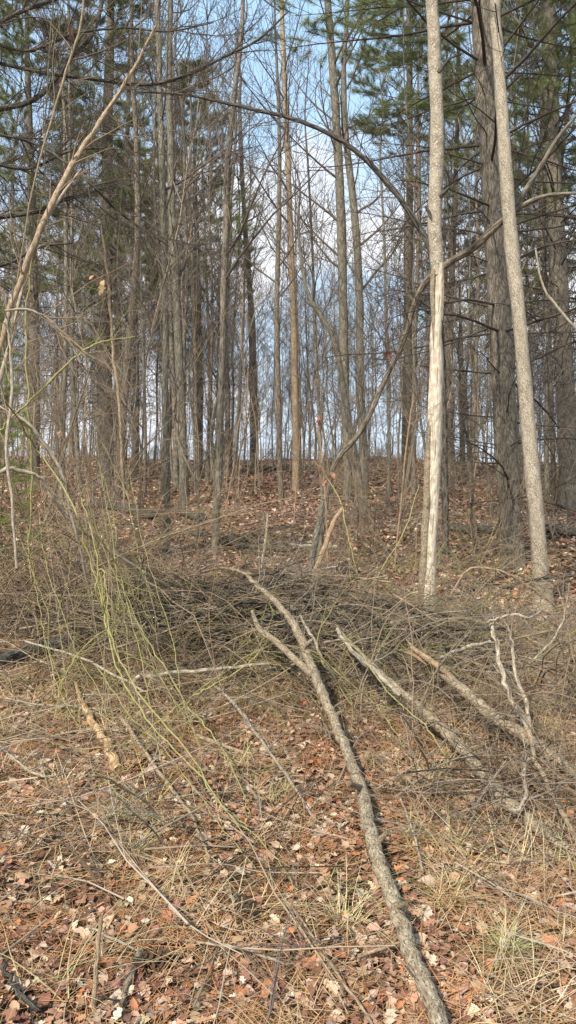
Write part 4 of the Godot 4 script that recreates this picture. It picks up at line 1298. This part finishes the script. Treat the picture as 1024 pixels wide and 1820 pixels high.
func make_canes() -> void:
	var g := {"sides": 6, "twigs": 6, "tl": 0.25, "twig_m": M.briar, "jit": 0.6, "rough": 0.05, "sub": 6}
	var gr := "yellow green briar canes"
	g.group = gr
	lying("briar_cane", "longest yellow green briar cane sweeping from left edge to centre litter", "briar", [[530, 1582, 0.03, 4], [470, 1500, 0.1, 4], [400, 1440, 0.14, 4], [330, 1330, 0.22, 5], [245, 1230, 0.35, 5], [205, 1150, 0.5, 5], [180, 1060, 0.7, 5], [150, 960, 0.95, 5], [120, 880, 1.15, 5], [60, 790, 1.35, 4], [10, 715, 1.5, 3]], M.briar, g)
	lying("briar_cane", "yellow green briar cane beside the longest one, ending mid bank", "briar", [[440, 1470, 0.04, 4], [385, 1420, 0.1, 4], [350, 1372, 0.15, 5], [270, 1290, 0.25, 5], [215, 1200, 0.4, 5], [185, 1090, 0.6, 5], [172, 990, 0.85, 4], [145, 885, 1.1, 4]], M.briar, g)
	lying("briar_cane", "short briar cane bent at the left of the speckled trunk", "briar", [[278, 1120, 0.3, 3], [250, 1080, 0.45, 4], [210, 1010, 0.7, 4], [172, 950, 0.9, 4]], M.briar, g)
	lying("briar_cane", "briar cane hooping close right of the long canes", "briar", [[190, 1100, 0.6, 4], [172, 1050, 0.74, 5], [178, 1010, 0.84, 5], [188, 1040, 0.8, 4], [183, 1090, 0.66, 4]], M.briar, g)
	lying("briar_cane", "briar cane from the pale level stick down to the litter", "briar", [[445, 1450, 0.03, 3], [420, 1380, 0.08, 4], [380, 1310, 0.14, 4], [330, 1250, 0.22, 5], [270, 1150, 0.4, 4], [240, 1100, 0.5, 3]], M.briar, g)
	lying("briar_cane", "briar cane running left from the fork to the left bank", "briar", [[75, 1312, 0.04, 4], [110, 1328, 0.05, 4], [160, 1330, 0.07, 4], [230, 1320, 0.1, 4], [285, 1280, 0.16, 4], [340, 1240, 0.22, 5], [385, 1215, 0.26, 5], [440, 1180, 0.34, 4], [468, 1150, 0.4, 3]], M.briar, g)
	lying("briar_cane", "briar cane looping low in front of the orange stick", "briar", [[150, 1405, 0.03, 3], [200, 1385, 0.08, 4], [245, 1350, 0.12, 4], [280, 1310, 0.12, 3]], M.briar, g)
	lying("briar_cane", "briar cane over the half buried right trunk", "briar", [[805, 1390, 0.05, 3], [790, 1340, 0.12, 4], [755, 1290, 0.2, 4], [690, 1228, 0.3, 4], [640, 1160, 0.4, 4], [610, 1130, 0.42, 3]], M.briar, g)
	lying("briar_cane", "briar cane drooping right of the fork", "briar", [[720, 1330, 0.04, 3], [670, 1255, 0.14, 4], [610, 1205, 0.28, 4], [560, 1160, 0.4, 3], [510, 1148, 0.44, 3]], M.briar, g)
	lying("briar_cane", "briar cane dropping left of the log at the left edge", "briar", [[95, 1280, 0.05, 3], [110, 1215, 0.2, 4], [140, 1160, 0.34, 4], [190, 1118, 0.46, 3]], M.briar, g)
	g.group = "greenish canes climbing at the left"
	hanging("briar_cane", "thin green cane rising across the left edge", "briar", [[0, 765, 4.8, 3], [45, 720, 4.8, 4], [110, 655, 4.85, 4], [170, 612, 4.9, 4], [240, 598, 5.0, 2]], M.briar, g)
	hanging("briar_cane", "upright green cane near the left edge", "briar", [[50, 1000, 5.2, 3], [56, 850, 5.1, 4], [50, 700, 5.0, 4], [46, 560, 5.0, 3], [60, 440, 5.0, 2]], M.briar, g)
	hanging("briar_cane", "thin olive cane hanging at the upper left", "briar", [[88, 430, 4.6, 2], [80, 300, 4.6, 2], [84, 150, 4.6, 3], [96, -20, 4.6, 3]], M.olive, g)
	g.group = "thin briar canes over the bank"
	g.twigs = 3
	lying("briar_cane", "thin briar cane low beneath the longest cane", "briar", [[470, 1560, 0.03, 3], [410, 1490, 0.07, 3], [345, 1400, 0.1, 3], [290, 1330, 0.16, 3], [230, 1270, 0.22, 3], [170, 1180, 0.35, 3]], M.briar, g)
	lying("briar_cane", "thin straight briar cane dropping from the left brambles", "briar", [[222, 1235, 0.1, 3], [212, 1180, 0.25, 3], [195, 1110, 0.45, 3], [186, 1030, 0.65, 3]], M.briar, g)
	lying("briar_cane", "thin briar cane bowed over the pale level stick", "briar", [[300, 1290, 0.05, 3], [345, 1235, 0.18, 3], [400, 1195, 0.28, 3], [450, 1160, 0.36, 3], [500, 1160, 0.36, 2]], M.briar, g)
	lying("briar_cane", "thin briar cane hanging over the fork's right side", "briar", [[640, 1280, 0.04, 2], [600, 1215, 0.2, 3], [565, 1150, 0.4, 3], [590, 1080, 0.6, 3], [640, 1020, 0.8, 2]], M.briar, g)
	lying("briar_cane", "thin briar cane standing between reddish stick and snag", "briar", [[630, 1130, 0.1, 3], [640, 1050, 0.35, 3], [620, 960, 0.7, 3], [600, 880, 1.0, 3], [560, 820, 1.2, 2]], M.briar, g)
	lying("briar_cane", "thin briar cane arched right before the snag", "briar", [[600, 1110, 0.1, 3], [660, 1040, 0.4, 3], [720, 940, 0.8, 3], [745, 860, 1.1, 2]], M.briar, g)
	for k in 22:
		var green := k % 2 == 0
		g.group = "arching canes of the left tangle " + ("green" if green else "tan")
		var x0 := 90.0 + 14.0 * k + R.randf_range(0, 12)
		var y0 := R.randf_range(1150, 1440)
		var x1 := R.randf_range(-40, 110) + x0 * 0.45
		var y1 := R.randf_range(760, 1010)
		var top := clampf((1150.0 - y1) / 300.0, 0.4, 1.2)
		var pts := []
		for j in 6:
			var t := j / 5.0
			pts.append([lerpf(x0, x1, pow(t, 0.8)) + R.randf_range(-12, 12), lerpf(y0, y1, t), 0.02 + top * t, R.randf_range(1.9, 3.1) * (1.0 - 0.4 * t) * (1.0 if green else 0.8)])
		lying("briar_cane", ("%s from left of the thin yellow green canes rooted in the left tangle" if green else "%s from left of the thin tan canes rooted in the left tangle") % ORDER[k / 2], "briar", pts, M.briar if green else M.tanstem, g)
	# the pale arching stem and other vines
	var v := {"sides": 8, "twigs": 14, "tl": 0.5, "twig_m": M.cane, "t0": 0.35, "jit": 0.6}
	hanging("woody_vine", "long pale stem slanting up right across the upper left", "vine", [[-80, 1010, 5.0, 12], [-50, 800, 5.0, 11], [0, 620, 5.0, 10], [25, 530, 5.0, 10], [62, 430, 5.0, 10], [130, 292, 5.1, 10], [190, 200, 5.2, 8], [245, 108, 5.3, 5], [280, 40, 5.3, 3]], M.tanstem, v)
	hanging("woody_vine", "thinner pale stem running beside the long slanting stem", "vine", [[-60, 1010, 5.1, 8], [-20, 760, 5.1, 8], [20, 600, 5.1, 8], [50, 470, 5.1, 7], [95, 370, 5.1, 6], [145, 300, 5.2, 3]], M.palewood, v)
	hanging("woody_vine", "white vine hanging from the pale stem at left edge", "vine", [[30, 1010, 4.6, 5], [22, 900, 4.6, 6], [12, 790, 4.6, 6], [22, 690, 4.6, 6], [18, 620, 4.6, 5], [10, 560, 4.6, 4]], M.palewood, v)
	hanging("woody_vine", "pale cane bowing from the left edge down to the brambles", "vine", [[175, 1150, 5.2, 4], [150, 1010, 5.1, 5], [125, 905, 5.0, 6], [112, 845, 5.0, 7], [80, 790, 4.95, 7], [40, 745, 4.9, 6], [-20, 715, 4.9, 5]], M.palewood, v)
	hanging("woody_vine", "grey stem crossing low at left and slanting to the brush", "vine", [[-20, 858, 4.8, 9], [12, 833, 4.85, 9], [40, 838, 4.9, 8], [76, 851, 4.95, 6], [92, 884, 5.0, 6], [125, 925, 5.1, 6], [175, 965, 5.2, 5], [330, 1062, 5.4, 5], [420, 1120, 5.5, 3]], M.palewood, v)
	hanging("woody_vine", "tan vine climbing the left pine", "vine", [[221, 905, 7.4, 4], [216, 810, 7.4, 5], [212, 720, 7.4, 5], [202, 640, 7.4, 5], [196, 550, 7.4, 5], [190, 480, 7.4, 4], [180, 400, 7.4, 3]], M.tanstem, v)
	hanging("woody_vine", "pale curved twig above the left brambles", "vine", [[10, 552, 4.4, 4], [50, 550, 4.4, 5], [90, 572, 4.45, 6], [120, 605, 4.5, 6], [145, 645, 4.5, 4]], M.palewood, v)
	hanging("woody_vine", "white drooping vine at the right edge", "vine", [[952, 440, 6.2, 3], [962, 500, 6.2, 4], [985, 540, 6.2, 5], [1030, 590, 6.2, 5]], M.palewood, {"sides": 6})
	hanging("woody_vine", "thin pale vine from the slanting stem's tip", "vine", [[30, 500, 4.3, 2], [60, 330, 4.3, 3], [110, 150, 4.3, 4], [140, 60, 4.3, 4], [150, -20, 4.3, 4]], M.tanstem, v)
	hanging("woody_vine", "reddish stem standing in front of the snag's foot", "vine", [[700, 1010, 6.3, 3], [712, 900, 6.3, 3], [722, 800, 6.3, 3], [735, 700, 6.3, 2]], M.redstem, v)
	# thickets
	thicket("tangled grey brambles at the left edge below the green cedar", 70, 1090, 190, Vector2(1.3, 1.3), 1.3, [M.greycane, M.cane, M.greencane])
	thicket("dense bramble tangle round the left briar canes", 215, 1130, 250, Vector2(1.2, 0.8), 1.0, [M.tanstem, M.cane, M.greycane])
	thicket("bramble tangle covering the left of the brush pile", 360, 1130, 250, Vector2(1.2, 0.7), 0.72, [M.greycane, M.cane, M.darktwig, M.brown])
	thicket("bramble tangle behind the fork of the fallen trunk", 500, 1110, 150, Vector2(1.2, 0.6), 0.5, [M.greycane, M.cane, M.darktwig])
	thicket("yellowish bramble tangle right of the fork", 640, 1150, 240, Vector2(1.2, 0.8), 0.85, [M.greycane, M.cane, M.greencane])
	thicket("thin brambles before the snag's foot", 760, 1140, 190, Vector2(1.1, 0.8), 0.85, [M.cane, M.greycane, M.greencane])
	thicket("dry brambles on the right bank below the mottled tree", 920, 1160, 200, Vector2(1.3, 1.1), 1.1, [M.cane, M.greycane])
	thicket("dry grassy brambles over the half buried trunk", 900, 1400, 90, Vector2(0.9, 0.7), 0.7, [M.cane, M.greycane])
	thicket("olive brambles between reddish stick and snag", 670, 1030, 110, Vector2(1.3, 0.8), 1.4, [M.cane, M.greencane, M.greycane])
	thicket("olive brambles at the right behind the mottled tree", 960, 960, 80, Vector2(2.4, 1.6), 1.6, [M.cane, M.greycane])
	thicket("tall thin brambles at the left under the pine", 100, 1000, 100, Vector2(1.5, 0.9), 1.6, [M.cane, M.greencane, M.greycane])
	thicket("sparse thin brambles on the slope at centre", 420, 985, 14, Vector2(2.2, 1.4), 1.0, [M.cane, M.greycane])
	thicket("dry brambles between snag and big pine", 830, 1040, 70, Vector2(1.2, 0.7), 1.0, [M.cane, M.greycane, M.greencane])
	thicket("grey brown brambles before the slim speckled trunk", 290, 1085, 120, Vector2(1.4, 0.5), 0.6, [M.greycane, M.cane, M.darktwig])
	thicket("dark low brambles at the far left below the slope", 50, 1030, 110, Vector2(1.5, 0.9), 1.0, [M.greycane, M.darktwig, M.cane])
	thicket("wiry brambles over the broken right trunk", 820, 1250, 120, Vector2(1.0, 0.7), 0.8, [M.greycane, M.cane, M.darktwig])
	for q in [["pale twiggy shrub nearest the left edge", 20, 1040, 2.6], ["pale twiggy shrub left of the left briar canes", 110, 1035, 2.9], ["pale twiggy shrub before the left pine", 185, 1010, 2.4], ["thin twiggy shrub at the right edge behind the mottled tree", 1000, 1010, 2.2], ["low twiggy shrub behind the reddish stick", 650, 1000, 1.2], ["low twiggy shrub close left of the snag", 715, 1000, 1.7], ["twiggy shrub between snag and big pine", 835, 1005, 1.5]]:
		var at := G(q[1], q[2])
		var root := thing("twiggy_shrub", q[0], "shrub", at, "bare twiggy shrubs at the wood edge")
		for k in 6:
			var sb := MB.new()
			var a := R.randf() * TAU
			grow(sb, Vector3(cos(a), -0.02, sin(a)) * Vector3(0.12, 1, 0.12), Vector3(cos(a) * 0.45, 1.0, sin(a) * 0.45), q[3] * R.randf_range(0.6, 1.1), R.randf_range(0.006, 0.01), 0, {"wig": 0.14, "up": 0.0, "minr": 0.0015, "kids": [8, 5, 3], "deep": 3, "a0": 0.35, "a1": 0.9})
			part("stem", sb.commit(), [M.cane, M.tanstem, M.greycane][k % 3], root, true)
	thicket("tan canes spilling forward from the left of the brush pile", 400, 1190, 120, Vector2(1.0, 0.3), 0.9, [M.cane, M.tanstem, M.greencane], 1.0)
	thicket("tan canes spilling forward below the fork", 620, 1210, 130, Vector2(1.0, 0.3), 0.9, [M.cane, M.tanstem, M.greencane], 1.0)
	thicket("thin canes spilling forward from the left briars", 210, 1200, 110, Vector2(1.0, 0.3), 0.9, [M.cane, M.tanstem, M.greencane], 1.0)
	thicket("tan canes spilling over the right fallen trunks", 850, 1300, 120, Vector2(0.9, 0.4), 0.8, [M.cane, M.tanstem], 0.8)
	thicket("fine arching canes in a curtain at the left edge", 40, 1120, 120, Vector2(0.9, 0.5), 2.2, [M.cane, M.tanstem, M.redstem])
	thicket("fine arching canes in a curtain round the left briars", 150, 1120, 120, Vector2(0.9, 0.5), 2.0, [M.cane, M.tanstem, M.redstem])
	thicket("low bent brambles at the lower left of the bank", 330, 1440, 46, Vector2(0.7, 0.6), 0.6, [M.cane, M.greycane])

	brush_heap("heap of dead sticks under the fork of the fallen trunk", 520, 1150, 330, Vector2(1.1, 0.55), 0.56, true)
	brush_heap("heap of dead sticks left of the fork under the brambles", 350, 1155, 300, Vector2(1.1, 0.55), 0.56, true)
	brush_heap("heap of thin sticks between the two right fallen trunks", 690, 1180, 230, Vector2(1.0, 0.5), 0.42, true)
	brush_heap("low heap of grey sticks on the half buried right trunk", 880, 1440, 70, Vector2(0.6, 0.5), 0.16)
	brush_heap("low heap of sticks along the left edge log", 110, 1125, 90, Vector2(1.0, 0.4), 0.32)
	brush_heap("low heap of twigs below the left briar canes", 340, 1500, 26, Vector2(0.5, 0.5), 0.08)

func make_small() -> void:
	# cedar at the left edge
	var at := P(-25, 1010, 7.0)
	at.y = ground_y(at.x, at.z)
	var root := thing("cedar_bush", "green feathery cedar at the left edge behind pale canes", "bush", at)
	var b := MB.new()
	var xf := []
	var cols := []
	tube(b, PackedVector3Array([Vector3(0, -0.1, 0), Vector3(0.03, 1.2, 0), Vector3(0, 2.6, 0)]), PackedFloat32Array([0.05, 0.035, 0.01]), 8, 0.2)
	part("trunk", b.commit(), M.brown, root)
	for k in 420:
		var y := R.randf_range(0.1, 2.5)
		var a := R.randf() * TAU
		var rr := sqrt(R.randf()) * lerpf(0.55, 0.12, y / 2.6)
		var d := Vector3(cos(a), R.randf_range(-0.1, 0.7), sin(a))
		xf.append(Transform3D(basis_to(d, R.randf() * TAU, R.randf_range(0.6, 1.0)), Vector3(cos(a) * rr, y, sin(a) * rr)))
		cols.append(tint(Color(0.15, 0.2, 0.04), 0.4))
	scatter("foliage", tuft_mesh, M.needle, xf, cols, root)
	grass_tuft("green grass tuft at the lower left of the bank", 212, 1462, 0.8, 0.9)
	grass_tuft("bright green grass tuft at the lower right", 900, 1700, 1.0, 1.1)
	grass_tuft("pale dry grass tuft below the green tuft at left", 235, 1520, 0.25, 1.0)
	grass_tuft("pale dry grass tuft right of the long fallen trunk", 770, 1400, 0.1, 1.2)
	grass_tuft("pale dry grass tuft left of the long fallen trunk near the bottom", 620, 1640, 0.1, 1.2)
	grass_tuft("dry grass tuft with green base left of the forked stick", 500, 1418, 0.7, 0.6)
	grass_tuft("small dark green tuft close right of the long trunk", 660, 1358, 1.2, 0.45)
	grass_tuft("pale dry grass tuft at the centre of the lower left", 318, 1560, 0.0, 1.2)
	grass_tuft("dry grass tuft right of the long trunk's lower part", 790, 1610, 0.1, 1.2)
	pine_cone("open brown pine cone lying beside thin sticks at lower centre", 436, 1612, 0.6)
	pine_cone("dark pine cone by the stout pale stick", 275, 1708, 2.0)
	leaf_bunch("single dark red leaf hanging at the upper left", 120, 56, 4.6, 1, 0.075, Color(0.25, 0.06, 0.03), 0.01)
	leaf_bunch("bunch of withered tan leaves caught above the left brambles", 178, 512, 5.6, 7, 0.07, Color(0.4, 0.24, 0.13), 0.06)
	leaf_bunch("single orange leaf caught in the left canes", 106, 775, 5.0, 2, 0.055, Color(0.38, 0.22, 0.12), 0.015)
	leaf_bunch("rusty leaves on the leaning tree's twig", 692, 626, 7.6, 3, 0.09, Color(0.26, 0.13, 0.075), 0.05)
	leaf_bunch("orange red leaf at the tip of the dry reddish stem", 567, 750, 6.75, 2, 0.07, Color(0.28, 0.12, 0.065), 0.02)
	leaf_bunch("pink brown leaves halfway up the dry reddish stem", 583, 848, 6.75, 5, 0.085, Color(0.3, 0.16, 0.11), 0.07)
	leaf_bunch("small rusty leaf caught left of the snag at its stubs", 738, 335, 6.6, 2, 0.06, Color(0.28, 0.12, 0.065), 0.02)
	leaf_bunch("drooping tan leaves over the brush pile", 425, 1062, 5.6, 8, 0.08, Color(0.4, 0.28, 0.16), 0.13)
	leaf_bunch("drooping tan leaves under the fork of the fallen trunk", 490, 1125, 5.4, 8, 0.08, Color(0.36, 0.25, 0.15), 0.12)
